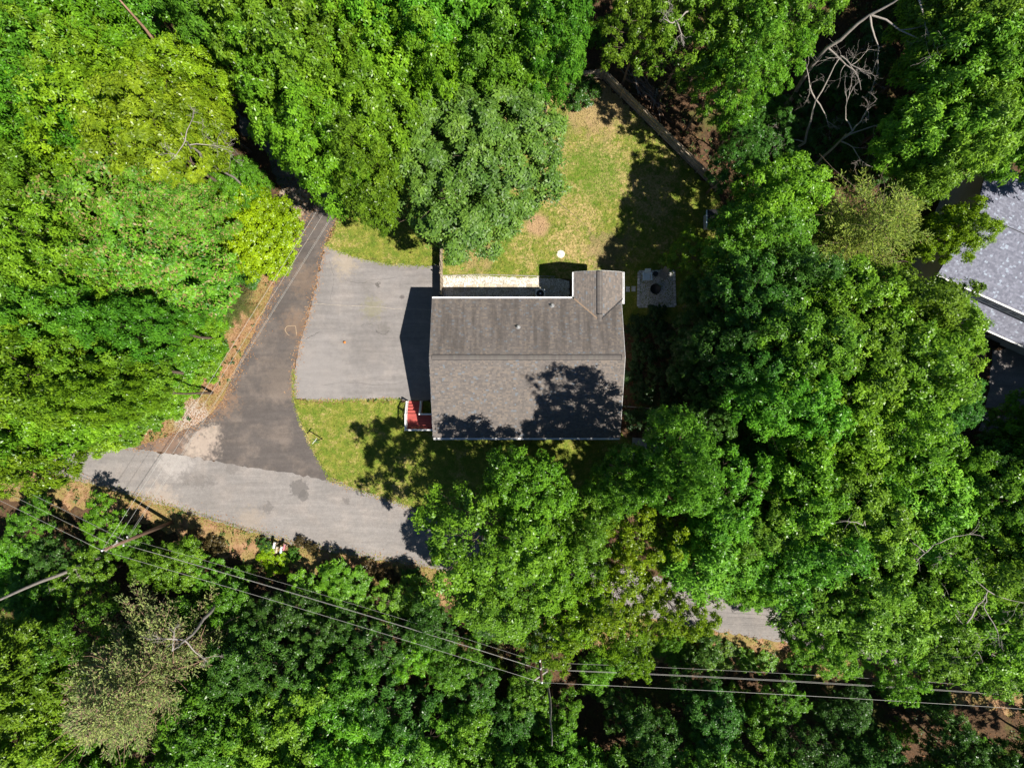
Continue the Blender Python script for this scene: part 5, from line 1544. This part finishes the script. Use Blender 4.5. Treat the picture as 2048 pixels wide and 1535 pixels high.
def no_shade(x, y, h, rw):
    an = np.linspace(0, 6.28, 10)
    for zz in (0.5 * h, 0.75 * h, 0.95 * h):
        xs = 1024 + 24 * (x - 0.475 * zz + np.cos(an) * rw * 0.9); ys = 767.5 - 24 * (y + 0.285 * zz + np.sin(an) * rw * 0.9)
        if any(inside(pl, xs, ys).any() for pl in LIT): return False
    return True


rs = random.Random(3)
cnt = 0
for _ in range(4000):
    x, y = rs.uniform(-46, 46), rs.uniform(-36, 36)
    h = rs.uniform(8.0, 12.5); rw = rs.uniform(2.2, 3.2)
    px_, py_ = 1024 + x * 24, 767.5 - y * 24
    if -23.5 < y < -8 and (y < -10 - 0.32 * (x + 30) + 3) and y > -22: h = min(h, 6.0)
    if any((x - a) ** 2 + (y - b) ** 2 < (3.9 if x < -8 and y > -8 else 3.0) ** 2 for a, b, _r in taken): continue
    if not clear_ground(x, y, 1.0) or not free(x, y, h * 0.7, rw * 1.05) or not free(x, y, h * 0.9, rw * 0.7) or not no_shade(x, y, h, rw): continue
    taken.append((x, y, 60)); cnt += 1
    west = x < -8
    f_ = FPX / (CAM_H - 0.7 * h)
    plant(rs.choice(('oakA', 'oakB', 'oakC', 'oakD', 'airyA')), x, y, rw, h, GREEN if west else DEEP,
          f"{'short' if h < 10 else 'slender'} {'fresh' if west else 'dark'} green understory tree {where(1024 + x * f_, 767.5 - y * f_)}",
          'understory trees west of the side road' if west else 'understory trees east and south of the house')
    if cnt >= 90: break
cnt = 0
for _ in range(3000):                                  # the wood goes on around the place
    x, y = rs.uniform(-62, 62), rs.uniform(-52, 52)
    if abs(x) < 47 and abs(y) < 37.5: continue
    if any((x - a) ** 2 + (y - b) ** 2 < 6.0 ** 2 for a, b, _r in taken): continue
    if not clear_ground(x, y, 1.5) or abs(y + 0.25 * x + 13) < 5: continue
    taken.append((x, y, 90)); cnt += 1
    plant(rs.choice(OAKS), x, y, rs.uniform(3.6, 4.4), rs.uniform(13, 17), GREEN, 'green broadleaf tree of the surrounding wood', 'trees of the surrounding wood')
    if cnt >= 60: break
cnt = 0
for _ in range(4000):
    x, y = rs.uniform(-44, 44), rs.uniform(-33, 33)
    h = rs.uniform(1.0, 2.8); rw = rs.uniform(0.8, 1.7)
    if any((x - a) ** 2 + (y - b) ** 2 < 1.6 ** 2 for a, b, _r in taken): continue
    if not clear_ground(x, y, 0.9) or not free(x, y, h * 0.6, rw): continue
    taken.append((x, y, 30)); cnt += 1
    cc = rs.choice((GREEN, DEEP, MID))
    plant(rs.choice(('shrubA', 'shrubB', 'shrubC')), x, y, rw, h, cc, f"{'knee high' if h < 1.6 else 'head high'} {look(cc)} undergrowth shrub {where(1024 + x * 25, 767.5 - y * 25)}", 'undergrowth shrubs in the wood', 'shrub', 'shrub')
    if cnt >= 150: break

# leafy ground cover between them
q = scatter(GP(FOREST), 16000)
ok = np.ones(len(q), bool)
for pl in KEEP: ok &= ~inside(pl, q[:, 0], q[:, 1])
ok &= ~((q[:, 0] > -7.5) & (q[:, 0] < 9) & (q[:, 1] > -5) & (q[:, 1] < 9.3))
ok &= ~((q[:, 0] > 10) & (q[:, 0] < 14.2) & (q[:, 1] > 5.8) & (q[:, 1] < 10)) & ~((q[:, 0] > 31) & (q[:, 1] > -1) & (q[:, 1] < 18))
nz = np.sin(q[:, 0] * 0.55 + 1.3) * np.cos(q[:, 1] * 0.47) + 0.6 * np.sin(q[:, 0] * 1.7 + q[:, 1] * 1.3)
q = q[ok & (nz > 0.0)]
rng = np.random.default_rng(9)
p = np.column_stack([q, rng.uniform(0.06, 0.35, len(q))])
ax = rng.normal(0, 0.3, (len(q), 3)) + np.array([0, 0, 1])
V = rosettes(rng, p, ax, 4, 0.2, 0.11)
V[:, :, 2] = np.maximum(V[:, :, 2], 0.02)
o = link('ground_cover', quads_mesh('ground_cover', V, rng.uniform(0, 1, len(V)), M_cover))
o.color = (0.06, 0.11, 0.02, 1)
tag(o, 'leafy green ground cover plants scattered over the wood floor', 'ground cover', kind='stuff')
